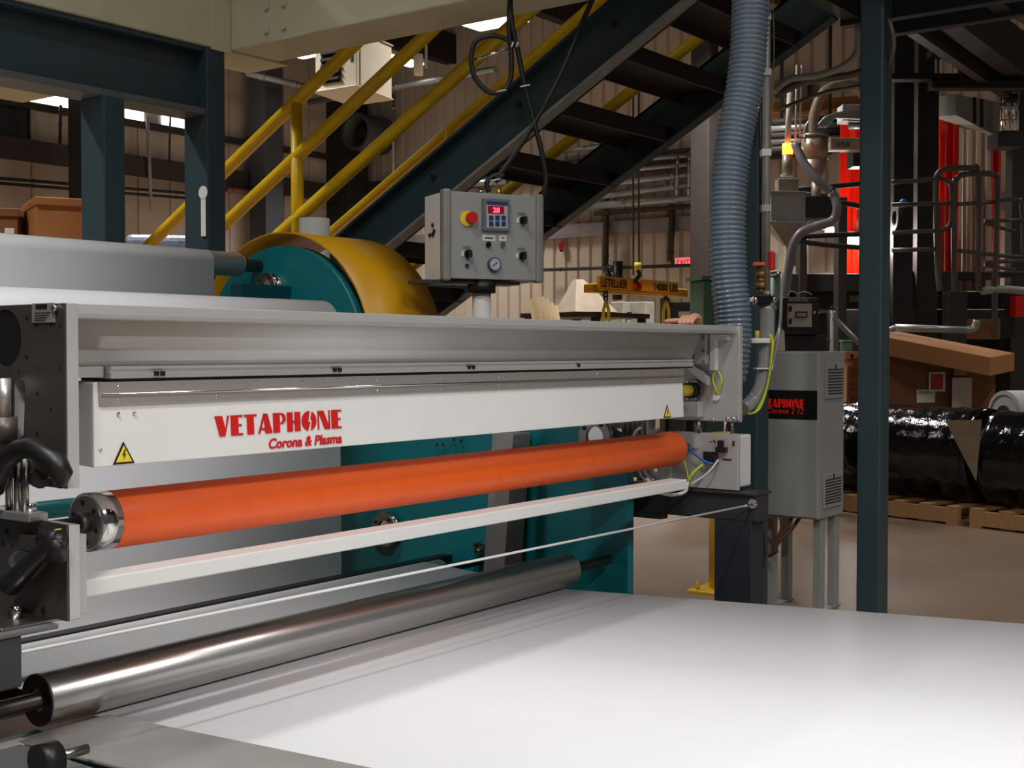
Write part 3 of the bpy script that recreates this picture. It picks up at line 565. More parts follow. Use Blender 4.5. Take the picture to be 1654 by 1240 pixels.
# electrode cover
cx0, cx1 = U(154,700,Y=2.595).x, U(1104,650,Y=2.595).x
ZS, ZM, ZC = 1.524, 1.468, 1.321
mb = MB().hexa([(cx0-0.006,2.592,ZC),(cx1,2.592,ZC),(cx1,2.80,ZC+0.01),(cx0-0.006,2.80,ZC+0.01),(cx0,2.602,ZS),(cx1,2.602,ZS),(cx1,2.80,ZS),(cx0,2.80,ZS)])
cover = mb.build('electrode_cover', white, t, bev=0.003)
strip = box('hinge_strip', stripst, t, cx0+0.012, 2.5925, ZM, cx1+0.002, 2.602, ZS, bev=0.0015)
zr = (ZM+ZS)/2-0.002
cyl('hinge_rod', bright, strip, (cx0+0.012, 2.592, zr), (cx1, 2.592, zr), 0.0035, 10)
for px in (192,350,487,610,714,807,890,965,1034,1094):
    x = U(px,620,Y=2.592).x
    for z in (ZS-0.012, ZM+0.011): MB().ball((x,2.5925,z), 0.0042, 10, 6, (1,0.6,1)).build('screw', bright, strip)
for px, py in ((192,668),(218,666),(163,727)): p = U(px,py,Y=2.592); MB().ball((p.x,2.5935,p.z), 0.005, 10, 6, (1,0.7,1)).build('screw', bright, cover)
# lettering
A, B = U(348,706,Y=2.592), U(553,690,Y=2.592); h = U(360,672,Y=2.592).z - U(360,705,Y=2.592).z
cy = lambda z: 2.592+0.05*(z-ZC)-0.0014
ft = frame((A.x, cy(A.z), A.z+0.001), (1,0,0), (0,0.05,1)); deco('VETAPHONE', 'lettering', brandred, t, ft, B.x-A.x, h)
A, B = U(434,727,Y=2.592), U(552,715,Y=2.592); text('Corona & Plasma', 'lettering', brandred, t, frame((A.x,cy(A.z),A.z+0.003),(1,0,0),(0,0.05,1)), B.x-A.x, 0.029, shear=0.22, bold=0.028)
def triangle(px, py, hp):
    p = U(px,py,Y=2.591); s = hp; c = (p.x, p.z); sg = thing
    o = MB().prism([(c[0]-s*0.58,2.5905,c[1]-s/2),(c[0]+s*0.58,2.5905,c[1]-s/2),(c[0],2.5915,c[1]+s/2)], (0,0.002,0)).build('warning_sign', black, t)
    k = 0.74; MB().prism([(c[0]-s*0.58*k,2.5895,c[1]-s/2*k-s*0.04),(c[0]+s*0.58*k,2.5895,c[1]-s/2*k-s*0.04),(c[0],2.5905,c[1]+s/2*k-s*0.04)], (0,0.001,0)).build('sign_face', warny, o)
    z = [(0.03,0.2),(-0.09,-0.08),(0.0,-0.06),(-0.04,-0.3),(0.09,0.0),(0.0,-0.02),(0.09,0.2)]
    MB().prism([(c[0]+q[0]*s,2.589,c[1]-s*0.04+q[1]*s) for q in z], (0,0.001,0)).build('bolt_mark', black, o)
triangle(200,731,0.054); triangle(1078,664,0.052)
# inner side of right plate: brackets, insulator, wires
X = XR2 - 0.002
def xb(name, mat, x0, y0, x1, y1, t0, t1=0.0, bev=0.002):
    a, b = U(x0,y1,X=X), U(x1,y0,X=X); return box(name, mat, t, X-t0, b.y, a.z, X-t1, a.y, b.z, bev=bev)
xb('hinge_block', alul, 1131,540,1150,587,0.06); xb('cable_duct', offwhite, 1152,540,1161,598,0.035); xb('cable_duct', offwhite, 1161,540,1180,549,0.035)
for px, py in ((1137,545),(1137,566),(1145,570),(1137,584)): p = U(px,py,X=X-0.06); cyl('bolt', bright, t, p, p+Vector((-0.006,0,0)), 0.007, 8)
tube('earth_wire', wiregn, t, [U(1154,598,X=X-0.02), U(1151,612,X=X-0.03), U(1155,626,X=X-0.03), U(1158,636,X=X-0.02)], 0.004, 8); tube('earth_wire', wiregn, t, [U(1160,598,X=X-0.02), U(1165,612,X=X-0.03), U(1162,626,X=X-0.03), U(1158,638,X=X-0.02)], 0.004, 8)
p = U(1159,642,X=X); cyl('round_button', white, t, p, p+Vector((-0.02,0,0)), 0.013)
p = U(1121,630,X=X); cyl('insulator_flange', steel, t, p, p+Vector((-0.02,0,0)), 0.05, 28); cyl('insulator', M('brass_yellow', (206,180,60), 0.4), t, p+Vector((-0.16,0,0)), p+Vector((-0.02,0,0)), 0.026, 24); MB().ring(p+Vector((-0.05,0,0)), p+Vector((-0.03,0,0)), 0.036, 0.027).build('o_ring', black, t)
for a in range(6): q = p+Vector((-0.02,0.042*math.cos(a*1.047),0.042*math.sin(a*1.047))); cyl('bolt', bright, t, q, q+Vector((-0.005,0,0)), 0.005, 8)
xb('lever_block', alul, 1112,575,1122,590,0.10); MB().prism([U(1108,594,X=X-0.05),U(1122,592,X=X-0.05),U(1142,610,X=X-0.05),U(1142,622,X=X-0.05),U(1128,612,X=X-0.05)], (0.04,0,0)).build('lever_arm', alul, t, bev=0.002)
xb('slide_block', alul, 1104,648,1136,672,0.05); xb('slide_gap', M('copper_brown', (110,60,40), 0.5), 1102,656,1114,666,0.08)
for px, py in ((1155,677),(1178,677),(1188,676),(1195,677)): p = U(px,py,X=X); cyl('foot_screw', bright, t, p+Vector((-0.02,0,-0.01)), p+Vector((-0.02,0,0.01)), 0.008, 8)
cyl('side_boss', offwhite, t, (XR2+0.03,2.7,1.60), (XR2+0.09,2.7,1.60), 0.055, 28)
# lower blocks
z0, z1 = 0.985, 1.205
o = plate('lower_plate', dsteel, t, [(-YF, z0), (-yb, z0), (-yb, z1+0.012), (-YF, z1)], [], frame((XL,0,0),(0,-1,0),(0,0,1)), 0.006)
box('lower_plate_edge', alul, t, XL+0.001, YF, z0, XL+0.036, yb, z1-0.002); box('lower_side_bar', alul, t, XL+0.045, YF+0.025, z0+0.005, XL+0.07, YF+0.2, z1-0.03)
for px, py, r in ((10,858,.007),(4,878,.005),(20,880,.004),(48,846,.002),(58,848,.002),(66,851,.002),(76,852,.002),(70,985,.009),(2,985,.006)): p = U(px,py,X=XL-0.001); cyl('bolt_hole', black, t, p, p+Vector((-0.001,0,0)), r, 10)
box('lever_pad', dsteel, t, XL-0.012, U(65,870,X=XL).y, U(50,890,X=XL).z, XL, U(38,870,X=XL).y, U(50,862,X=XL).z)
cyl('pivot_ring', bright, t, U(30,905,X=XL-0.001), U(30,905,X=XL-0.012), 0.022, 24); cyl('pivot_bolt', black, t, U(36,902,X=XL-0.012), U(36,902,X=XL-0.03), 0.018, 16)
# black clamp levers
mb = MB().sweep([U(100,862,X=XL-0.02), U(97,870,X=XL-0.03), U(80,882,X=XL-0.035), U(60,900,X=XL-0.035), U(35,925,X=XL-0.04), U(15,945,X=XL-0.04), U(10,950,X=XL-0.04)], [0.014,0.018,0.021,0.021,0.024,0.027,0.015], 14); lv1 = mb.build('clamp_lever', black, t)
MB().sweep([U(70,872,X=XL-0.03), U(98,871,X=XL-0.03)], 0.022, 14).build('lever_head', black, lv1); MB().sweep([U(92,868,X=XL-0.035), U(92,905,X=XL-0.03)], [0.018,0.02], 14).build('lever_grip', black, lv1)
mb = MB().sweep([U(-10,790,X=XL-0.05), U(0,765,X=XL-0.05), U(12,740,X=XL-0.05), U(30,726,X=XL-0.045), U(52,722,X=XL-0.04), U(70,735,X=XL-0.04), U(92,748,X=XL-0.035), U(99,765,X=XL-0.03), U(98,782,X=XL-0.02)], [0.024,0.026,0.025,0.024,0.024,0.022,0.026,0.026,0.014], 14); lv2 = mb.build('clamp_lever', black, t)
MB().sweep([U(58,772,X=XL-0.02), U(66,775,X=XL-0.03)], 0.02, 12).build('lever_pivot', black, lv2); cyl('lever_screw', bright, lv2, U(70,772,X=XL-0.03), U(96,766,X=XL-0.03), 0.005, 8)
tube('earth_wire', wiregn, t, [U(82,868,X=XL-0.02), U(88,858,X=XL-0.03), U(99,856,X=XL-0.02)], 0.004, 8)
# pneumatic lift cylinders between plates
for x0, side in ((XL-0.03, 0), (XR2-0.06, 1)):
    y0 = U(6,600,X=XL-0.03).y if side == 0 else 2.86
    if side == 0:
        cyl('lift_cylinder', alu, t, (x0,y0,1.445), (x0,y0,1.535), 0.016, 20); cyl('lift_head', dsteel, t, (x0,y0,1.385), (x0,y0,1.445), 0.03, 20)
        for dy in (-0.05, -0.02, 0.015): cyl('tie_rod', steel, t, (x0+0.02,y0+dy,z1), (x0+0.02,y0+dy,1.35), 0.009, 12)
        box('lift_foot', alu, t, x0, 2.62, z1, x0+0.05, 2.86, z1+0.02); cyl('foot_nut', bright, t, (x0+0.03,2.66,z1+0.02), (x0+0.03,2.66,z1+0.04), 0.014, 6)
    else:
        box('lift_cylinder', alu, t, 4.96, 2.92, 1.14, 5.03, 3.06, 1.33)
        for k in range(5): box('cylinder_rib', steel, t, 4.957, 2.93+k*0.026, 1.14, 4.962, 2.938+k*0.026, 1.33, bev=0)
        box('lift_head', alu, t, 4.93, 3.08, 1.24, 5.0, 3.14, 1.29)
        cyl('tie_rod', steel, t, (5.06,2.72,1.23), (5.06,2.72,1.29), 0.02, 12); cyl('tie_rod', steel, t, (5.06,2.55,1.23), (5.06,2.55,1.29), 0.008, 12)
# right lower block
box('lower_block', alul, t, XR2, YF-0.005, z0, XR2+0.02, yb-0.2, 1.232); box('block_box', offwhite, t, XR2+0.022, YF+0.005, z0+0.01, XR2+0.15, yb-0.2, 1.226, bev=0.008)
X = XR2 - 0.001
xb('opening', black, 1136,730,1158,741,0.004); xb('connector', black, 1142,733,1160,748,0.03); xb('adjuster', black, 1162,711,1170,722,0.02); xb('adjuster', black, 1160,722,1176,730,0.03); xb('slot', charcoal, 1183,712,1187,720,0.003); xb('print_line', charcoal, 1167,741,1182,743,0.002, bev=0)
for px, py in ((1148,713),(1153,712),(1155,714),(1160,713)): p = U(px,py,X=X); cyl('bolt_hole', black, t, p, p+Vector((-0.002,0,0)), 0.004, 8)
xb('clear_guard', M('clear_acrylic', (205,206,206), 0.15, var=0.02, alpha=0.45), 1104,698,1128,722,0.03)
tube('blue_hose', wirebl, t, [U(1112,724,X=4.99), U(1126,736,X=4.99), U(1140,746,X=5.0), U(1152,749,X=5.02)], 0.006, 8); tube('earth_wire', wiregn, t, [U(1103,740,X=4.97), U(1108,755,X=4.97), U(1112,775,X=4.96), U(1110,782,X=4.95)], 0.004, 8)
tube('earth_wire', wiregn, t, [U(1112,776,X=4.96), U(1120,763,X=4.97), U(1135,750,X=5.0)], 0.006, 8); tube('white_wire', wirewh, t, [U(1160,742,X=5.03), U(1150,756,X=5.0), U(1135,770,X=4.98), U(1115,782,X=4.96)], 0.004, 8)
tube('air_tube', wirewh, t, [U(1035,690,X=4.9), U(1025,698,X=4.88), U(1022,715,X=4.88)], 0.006, 8); tube('air_tube', wirewh, t, [U(1032,758,X=4.88), U(1036,768,X=4.88), U(1044,778,X=4.88)], 0.005, 8); tube('air_tube', wirewh, t, [U(1038,756,X=4.88), U(1046,768,X=4.88), U(1056,778,X=4.88)], 0.005, 8)
box('valve_plate', galv, t, 4.90, 2.80, 1.03, 4.97, 2.98, 1.10); 
for y in (2.84, 2.94): cyl('bolt', bright, t, (4.895,y,1.07), (4.90,y,1.07), 0.01, 8)
# lower cover bar
xb1 = U(1110,785,Y=2.60).x
MB().hexa([(XL+0.06,2.60,1.013),(xb1,2.60,1.013),(xb1,2.68,1.013),(XL+0.06,2.68,1.013),(XL+0.06,2.60,1.055),(xb1,2.60,1.055),(xb1,2.68,1.056),(XL+0.06,2.68,1.056)]).build('cover_bar', white, t, bev=0.004)
tube('white_wire', wirewh, t, [U(1110,780,X=4.8), U(1106,794,X=4.8), U(1085,799,X=4.75), U(1065,795,X=4.7)], 0.008, 8)
# orange roller
RY, RZ, RR = 2.755, 1.168, 0.0745
r = thing('treater_roller', 'long orange silicone sleeved roller with steel end flange', 'roller', (3.4, RY, RZ-RR))
xo0, xo1 = U(172,842,Y=RY).x, U(1088,726,Y=RY).x
MB().sweep([(xo0,RY,RZ),(xo0+0.002,RY,RZ),(xo1-0.01,RY,RZ),(xo1,RY,RZ)], [RR-0.001,RR,RR,RR-0.008], 64).build('sleeve', orange, r)
MB().sweep([(xo0-0.062,RY,RZ),(xo0-0.06,RY,RZ),(xo0-0.001,RY,RZ)], [RR-0.003,RR,RR], 64).build('end_flange', bright, r)
fl = MB().ring((xo0-0.064,RY,RZ),(xo0-0.0615,RY,RZ), RR-0.008, 0.024, 40).build('flange_face', steel, r)
for k in range(6):
    a = k*math.pi/3+0.35; q = Vector((xo0-0.065, RY+0.05*math.cos(a), RZ+0.05*math.sin(a))); cyl('flange_hole', black, fl, q, q+Vector((0.002,0,0)), 0.007, 12)
cyl('hub', dsteel, r, (xo0-0.085,RY,RZ), (xo0-0.06,RY,RZ), 0.024, 24); cyl('shaft', steel, r, (XL+0.04,RY,RZ), (xo0-0.08,RY,RZ), 0.017, 24); cyl('shaft', steel, r, (xo1,RY,RZ), (XR2,RY,RZ), 0.02, 16); cyl('end_bush', M('brass_yellow', (206,180,60), 0.4), r, (xo1,RY,RZ), (xo1+0.04,RY,RZ), 0.03, 16)
# supports
for side, (x0, x1, yn, lab) in enumerate(((1.52, 1.60, U(36,1090,X=1.60).y, 'charcoal support bracket under the station beside the clamp levers'), (XR2+0.0, XR2+0.12, 2.425, 'charcoal support bracket and post under the wired end of the station'))):
    s = thing('station_support', lab, 'bracket', (x0, 2.6, 0)); zt = 0.968
    box('arm', charcoal, s, x0-(0.0 if side else 0.10), yn, zt-0.115, x1, 3.35, zt, bev=0.004)
    box('top_plate', charcoal if side else M('pale_charcoal', (96,96,98), 0.45), s, x0-(0.02 if side else 0.12), yn-0.005, zt, x1+(0.02 if side else 0.09), 3.35, zt+0.012, bev=0.003)  # left top plate takes a paler charcoal
    py0, py1 = (2.45, 2.63) if side else (3.0, 3.18)
    box('post', navyblk, s, x0, py0, 0.02, x1, py1, zt-0.115, bev=0.004); box('base_plate', navyblk, s, x0-0.08, py0-0.06, 0, x1+0.08, py1+0.06, 0.02)
    if side == 0:
        box('angle_foot', steel, s, 1.56, 2.56, zt+0.012, 1.72, 3.1, zt+0.02); box('angle_lip', steel, s, 1.712, 2.56, zt+0.02, 1.72, 2.9, zt+0.075); p = U(62,1010,X=1.64); cyl('nut', bright, s, (1.64,2.63,zt+0.02), (1.64,2.63,zt+0.05), 0.014, 6)
    else:
        p = U(1217,813,X=x0-0.002); cyl('roller_eye', bright, s, p, p+Vector((-0.01,0,0)), 0.021, 20); 
        box('arm_web', charcoal, s, x0, 2.9, zt-0.14, x0+0.06, 3.3, zt-0.115); tube('drain_hose', black, s, [U(1222,835,D=5.7), U(1228,860,D=5.7), U(1230,900,D=5.7), U(1222,940,D=5.7), U(1210,955,D=5.7)], 0.018, 10)
c0 = U(1213,815,X=XR2-0.01); c = thing('pull_cord', 'thin taut white pull cord running along the front of the station', 'cord', (3.3, c0.y, c0.z-0.05))
cyl('cord', wirewh, c, (1.6, U(36,1090,X=1.60).y+0.004, 0.93), c0, 0.0042, 8); cyl('ferrule', bright, c, c0+Vector((-0.06,0,0)), c0, 0.007, 8)
# hand of somebody beyond the end of the station, gripping the lid
h = Vector((XR2+0.025, 2.757, ZTOP))
t = thing('person', 'hand of a person beyond the station end gripping its top corner', 'person', (h.x+0.2, h.y+0.1, 1.1))
mb = MB()
for pts, rad in (([(0.17,0.07,-0.42),(0.14,0.05,-0.12),(0.09,0.03,0.008)], [0.040,0.032,0.026]), ([(0.10,0.03,0.0),(0.045,0.012,0.034),(0.0,0.0,0.036)], [0.026,0.032,0.022])): mb.sweep([h+Vector(q) for q in pts], rad, 12)
for k in range(4): y = -0.034+k*0.021; mb.sweep([h+Vector((0.01,y,0.036)), h+Vector((-0.03,y,0.044)), h+Vector((-0.062,y,0.028)), h+Vector((-0.07,y,0.011))], [0.0105,0.0105,0.0095,0.008], 8)
mb.sweep([h+Vector((0.05,0.04,0.026)), h+Vector((0.02,0.075,0.03)), h+Vector((0.0,0.115,0.028)), h+Vector((-0.006,0.14,0.026))], [0.014,0.012,0.011,0.008], 8)
hand = mb.build('hand', skin, t); rm = hand.modifiers.new('Remesh', 'REMESH'); rm.mode = 'VOXEL'; rm.voxel_size = 0.004; rm.use_smooth_shade = True
cyl('sleeve', navyblk, t, h+Vector((0.2,0.09,-0.6)), h+Vector((0.155,0.06,-0.22)), 0.058, 16, r2=0.046)
# ================================================================== control panel on its pole
D = 6.7; pc = U(798,382,D=D); an = YAW - math.radians(64); ux = Vector((math.cos(an), math.sin(an), 0)); nx = Vector((math.sin(an), -math.cos(an), 0))  # ux to the right, nx towards the viewer
k = D/FPX; Wp = 136*k/abs(ux.dot(RGT)); Hp = 138*k
t = thing('control_panel', 'grey operator control box with red stop button and digital readout', 'control panel', (pc.x, pc.y, 0))
def lb(name, mat, u0, v0, u1, v1, d0, d1, bev=0.002, par=None):
    P = [pc+ux*u+nx*d for u, d in ((u0,d0),(u1,d0),(u1,d1),(u0,d1))]
    return MB().hexa([p+UP*v0 for p in P]+[p+UP*v1 for p in P]).build(name, mat, par or t, bev=bev)
DP = 0.24
lb('enclosure', greyp, -Wp/2, -Hp/2, Wp/2, Hp/2, -DP, 0, 0.004)
lb('side_profile', M('profile_grey', (150,149,145), 0.4, 0.2), -Wp/2-0.045, -Hp/2-0.012, -Wp/2, Hp/2+0.012, -0.05, 0.012, 0.012); lb('side_profile', M('profile_grey', (150,149,145)), Wp/2, -Hp/2-0.012, Wp/2+0.045, Hp/2+0.012, -0.05, 0.012, 0.012)
lb('side_panel', white, -Wp/2-0.04, -Hp/2-0.005, -Wp/2-0.01, Hp/2-0.004, -DP-0.02, -0.05, 0.004); lb('side_panel', white, Wp/2+0.01, -Hp/2-0.005, Wp/2+0.04, Hp/2-0.004, -DP-0.02, -0.05, 0.004)
fr = frame(pc, ux, UP)
def pp(px, py):   # pixel -> panel coordinates
    r = ray(px, py); tt = (pc-CAMLOC).dot(nx)/r.dot(nx); q = CAMLOC+r*tt-pc; return q.dot(ux), q.z
def disc(name, mat, px, py, r, d0, d1, par=None, n=24): u, v = pp(px, py); return cyl(name, mat, par or t, pc+ux*u+UP*v+nx*d0, pc+ux*u+UP*v+nx*d1, r, n)
def rect(name, mat, x0, y0, x1, y1, d0, d1, par=None, bev=0.001): a = pp(x0, y1); b = pp(x1, y0); return lb(name, mat, a[0], a[1], b[0], b[1], d0, d1, bev, par)
es = disc('stop_button_collar', warny, 754,353,0.040,0,0.008); disc('stop_button', red, 759,352,0.029,0.008,0.04,es)
dm = rect('readout_module', M('module_grey', (110,112,116), 0.5), 778,323,821,372,0,0.02); rect('module_face', M('module_face', (178,182,190), 0.5), 783,327,817,368,0.02,0.022,dm); rect('module_band', bluep, 783,327,817,331,0.022,0.024,dm)
rect('display', ledbg, 785,334,811,345,0.022,0.025,dm); a = pp(793,344); b = pp(804,336); text('28', 'digits', ledr, dm, fr @ Matrix.Translation((a[0],a[1],0.0255)), b[0]-a[0], b[1]-a[1], bold=0.02)
for i in range(3):
    for j in range(2): rect('key', bluep, 787+i*10,349+j*9.5,793.5+i*10,356+j*9.5,0.022,0.027,dm)
for px, py in ((844,356),(755,410),(843,413)):
    s = disc('selector_switch', blackg, px,py,0.021,0,0.02); u, v = pp(px,py); lb('switch_grip', black, u-0.008,v-0.02,u+0.008,v+0.02,0.02,0.045,0.004,s); rect('switch_legend', M('legend_grey', (120,120,118), 0.5), px-7,py-13,px+5,py-9,0,0.002,s); rect('legend_mark', paperm, px-10,py-4,px-5,py+4,0.0,0.003,s)
g = disc('pressure_gauge', M('gauge_rim', (92,98,110), 0.35, 0.5), 797,427,0.036,0,0.02,n=32); disc('gauge_dial', M('gauge_dial', (186,192,206), 0.3), 797,427,0.030,0.02,0.021,g,32); u, v = pp(797,427); MB().bar(pc+ux*(u-0.014)+UP*(v-0.01)+nx*0.022, pc+ux*(u+0.016)+UP*(v+0.012)+nx*0.022, 0.002, 0.003).build('gauge_needle', black, g)
for x0,x1 in ((779,800),(806,818)): rect('name_tag', paperm, x0,380,x1,389,0,0.003); rect('tag_print', charcoal, x0+4,383.5,x1-4,385.5,0.003,0.0035,bev=0)
disc('push_button', blackg, 788,395,0.014,0,0.015); disc('key_lock', bright, 811,395,0.013,0,0.015); disc('indicator', machdk, 754,429,0.011,0,0.008)
sp = pc-ux*(Wp/2+0.042)-nx*0.14
for du, dv in ((0,0.03),(0.01,-0.005),(0,-0.02),(-0.02,-0.02)): cyl('socket', blackg, t, sp+UP*(dv+0.03)+nx*du*2, sp+UP*(dv+0.03)+nx*du*2-ux*0.006, 0.012, 12)
c = U(778,505,D=D+0.05); pz = pc.z-Hp/2
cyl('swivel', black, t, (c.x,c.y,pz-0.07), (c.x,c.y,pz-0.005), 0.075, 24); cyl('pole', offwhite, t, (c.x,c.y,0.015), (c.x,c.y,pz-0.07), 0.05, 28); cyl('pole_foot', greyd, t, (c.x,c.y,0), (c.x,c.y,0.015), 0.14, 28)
lb('bottom_rail', charcoal, -Wp/2-0.16, -Hp/2-0.025, Wp/2-0.08, -Hp/2-0.006, -0.2, -0.03)
for px in (777, 806): disc_p = U(px,309,D=D+0.1); cyl('cable_gland', bright if px == 777 else M('brass', (200,160,60), 0.3, 0.9), t, disc_p-UP*0.03, disc_p+UP*0.015, 0.014, 10)
# cables of the panel
Dc = D+0.12
for pts, l in (([(790,310),(786,296),(798,284),(812,282),(800,292),(822,262),(850,220),(880,170),(910,110),(935,50),(965,-20)], 'thick black cable rising from the panel to the stair stringer'),
               ([(878,312),(882,290),(876,250),(862,195),(848,140),(838,90),(826,30),(824,-30)], 'straight black cable hanging behind the panel corner'),
               ([(826,-30),(822,40),(826,90),(824,130),(810,148),(788,148),(767,125),(761,95),(768,68),(790,58),(815,62),(832,75)], 'black cable coiled in a loop by the lamp')):
    t = thing('panel_cable', l, 'cable', U(*pts[0], D=Dc), group='panel cables'); tube('cable', black, t, [U(x,y,D=Dc-0.0005*i) for i,(x,y) in enumerate(pts)], 0.014, 8)
    tube('cable_tie', wirewh, t, [U(pts[4][0]-8,pts[4][1],D=Dc-0.03), U(pts[4][0]+8,pts[4][1]-3,D=Dc-0.03)], 0.004, 6, sm=0)
t = thing('cable_bracket', 'thin bright rod with cable ties holding the looped cable', 'bracket', U(772,90,D=Dc)); cyl('rod', bright, t, U(766,97,D=Dc), U(830,75,D=Dc), 0.008, 8)
for px in (826, 834): tube('tie_end', wirewh, t, [U(px,76,D=Dc-0.03), U(px+3,68,D=Dc-0.03)], 0.005, 6, sm=0)
# ================================================================== ribbed exhaust hose
pts = spline([U(1212,-120,D=5.95), U(1212,0,D=5.95), U(1209,80,D=5.95), U(1201,150,D=5.95), U(1188,215,D=5.95), U(1178,290,D=5.95), U(1175,370,D=5.95), U(1178,450,D=5.95), U(1184,515,D=5.95), U(1182,570,D=5.95), U(1168,615,D=5.95), Vector((XR2+0.10,2.86,1.42)), Vector((XR2+0.035,2.90,1.40))], 40)
L = [0]
for a, b in zip(pts, pts[1:]): L.append(L[-1]+(b-a).length)
pitch = 0.0225; nr = int(L[-1]/pitch)*4; P = []; Rr = []; j = 0
for i in range(nr):
    s = L[-1]*i/(nr-1)
    while j < len(L)-2 and L[j+1] < s: j += 1
    P.append(pts[j].lerp(pts[j+1], (s-L[j])/max(1e-9, L[j+1]-L[j]))); Rr.append((0.078,0.087,0.087,0.078)[i % 4])
t = thing('exhaust_hose', 'thick blue grey ribbed exhaust hose dropping behind the station end', 'hose', U(1186,530,D=5.95)); MB().sweep(P, Rr, 32).build('hose', hosem, t)
cyl('hose_collar', alul, t, Vector((XR2+0.03,2.90,1.40)), Vector((XR2+0.06,2.90,1.40)), 0.095, 28)
# ================================================================== air line with valve, clear hose
D = 6.15
t = thing('air_line', 'grey air line with valve and clear bent hose beside the cabinet', 'air line', U(1225,560,D=D))
cyl('pipe', galv, t, U(1239,470,D=D), U(1239,492,D=D), 0.018, 12); MB().cbox(1222,474,1246,492,D-0.05,0.08).build('valve_body', blackg, t, bev=0.01); cyl('valve_nut', bright, t, U(1216,485,D=D-0.03), U(1223,484,D=D-0.03), 0.022, 8); cyl('valve_cap', bright, t, U(1246,484,D=D-0.03), U(1252,483,D=D-0.03), 0.02, 12); tube('drain_tube', bright, t, [U(1248,488,D=D-0.03), U(1252,494,D=D-0.03), U(1254,498,D=D-0.03)], 0.006, 8)
tube('white_tube', wirewh, t, [U(1217,484,D=D-0.03), U(1196,486,D=D-0.08), U(1180,498,D=D-0.15), U(1172,522,D=D-0.25)], 0.011, 10)
tube('clear_hose', clearhose, t, [U(1239,492,D=D), U(1239,540,D=D), U(1236,590,D=D), U(1229,625,D=D), U(1215,648,D=D), U(1198,660,D=D-0.1)], 0.035, 16)
MB().cbox(1213,546,1244,554,D-0.06,0.09).build('strap', paperm, t, bev=0.004); MB().cbox(1222,594,1242,596,D-0.05,0.09).build('strap', paperm, t)
for dx in (0, 3): tube('earth_wire', wiregn, t, [U(1243+dx,540,D=D-0.05), U(1247+dx*0.5,560,D=D-0.05), U(1240,620,D=D-0.05), U(1225+dx,658,D=D-0.05), U(1212,668,D=D-0.08), U(1200,664,D=D-0.1)], 0.005, 6)
cyl('yellow_wire', M('brass_yellow', (206,180,60)), t, U(1223,534,D=D), U(1223,546,D=D), 0.012, 8)
tube('thin_tube', galv, t, [U(1262,440,D=D+0.2), U(1261,500,D=D+0.2), U(1257,540,D=D+0.2), U(1246,600,D=D)], 0.009, 8)
t = thing('ball_valve', 'brass fitting stack with orange lever on the riser pipe', 'valve', U(1229,470,D=D)); brass = M('brass_old', (128,100,56), 0.4, 0.5)
for a, b, r in ((430,438,.02),(438,448,.028),(448,456,.022),(456,466,.03),(466,474,.02)): cyl('brass_fitting', brass, t, U(1229,a,D=D+0.02), U(1229,b,D=D+0.02), r, 10)
MB().cbox(1217,423,1236,429,D-0.02,0.04).build('lever', M('valve_orange', (200,90,50), 0.5), t, bev=0.004); MB().cbox(1243,405,1252,436,D+0.1,0.06).build('red_body', red, t, bev=0.008); MB().cbox(1252,408,1257,434,D+0.1,0.06).build('grey_body', ductg, t, bev=0.004)
# ================================================================== cabinet with vents
c = U(1321,700,D=7.6); XC, YC = c.x, c.y; yc2 = U(1219,700,X=XC).y; xc2 = U(1363,700,Y=YC).x; zt, zb = U(1323,567,X=XC,).z, U(1319,840,X=XC).z
t = thing('power_cabinet', 'grey electrical cabinet with black name sign and louvred vents on legs', 'cabinet', ((XC+xc2)/2, (YC+yc2)/2, 0))
box('body', cabm, t, XC+0.012, YC, zb, xc2, yc2, zt, bev=0.008, seg=3); dr = box('door', cabm, t, XC, YC+0.004, zb+0.01, XC+0.01, yc2-0.004, zt-0.008, bev=0.004)
s0, s1 = U(1222,672,X=XC-0.003), U(1320,632,X=XC-0.003); sg = box('name_sign', blackg, t, XC-0.004, s1.y, U(1320,678,X=XC).z, XC-0.001, s0.y-0.005, U(1320,631,X=XC).z, bev=0)
a, b = U(1222,657,X=XC-0.005), U(1299,657,X=XC-0.005); hh = U(1260,643,X=XC).z-U(1260,657,X=XC).z
deco('VETAPHONE', 'lettering', M('sign_red', (220,24,20), 0.4, var=0, emit=0.15), sg, frame((XC-0.0045,a.y-0.01,a.z),(0,-1,0),(0,0,1)), abs(a.y-b.y)-0.01, hh)
a, b = U(1239,667,X=XC-0.005), U(1298,667,X=XC-0.005); text('Corona 2 12', 'lettering', M('sign_red', (220,24,20)), sg, frame((XC-0.0045,a.y,a.z),(0,-1,0),(0,0,1)), abs(a.y-b.y), hh*0.65, shear=0.2)
for (x0,y0,x1,y1) in ((1332,586,1361,644),(1328,760,1358,822)):
    a, b = U(x0,y1,Y=YC), U(x1,y0,Y=YC); v = box('vent', cabm, t, a.x, YC-0.012, a.z, b.x, YC, b.z, bev=0.004)
    for k in range(9): z = a.z+0.025+(b.z-a.z-0.06)*k/8.5; box('slot', charcoal, v, a.x+0.02, YC-0.0135, z, b.x-0.02, YC-0.011, z+0.009, bev=0)
    box('vent_tab', charcoal, v, (a.x+b.x)/2-0.006, YC-0.016, b.z-0.035, (a.x+b.x)/2+0.006, YC-0.012, b.z-0.005, bev=0)
for x in (XC+0.10, xc2-0.08):
    for y in (YC+0.02, yc2-0.08): box('leg', cabm, t, x, y, 0.012, x+0.07, y+0.05, zb, bev=0.004)
for y in (YC+0.02, yc2-0.08): box('foot_bar', cabm, t, XC-0.02, y, 0, xc2+0.02, y+0.05, 0.012)
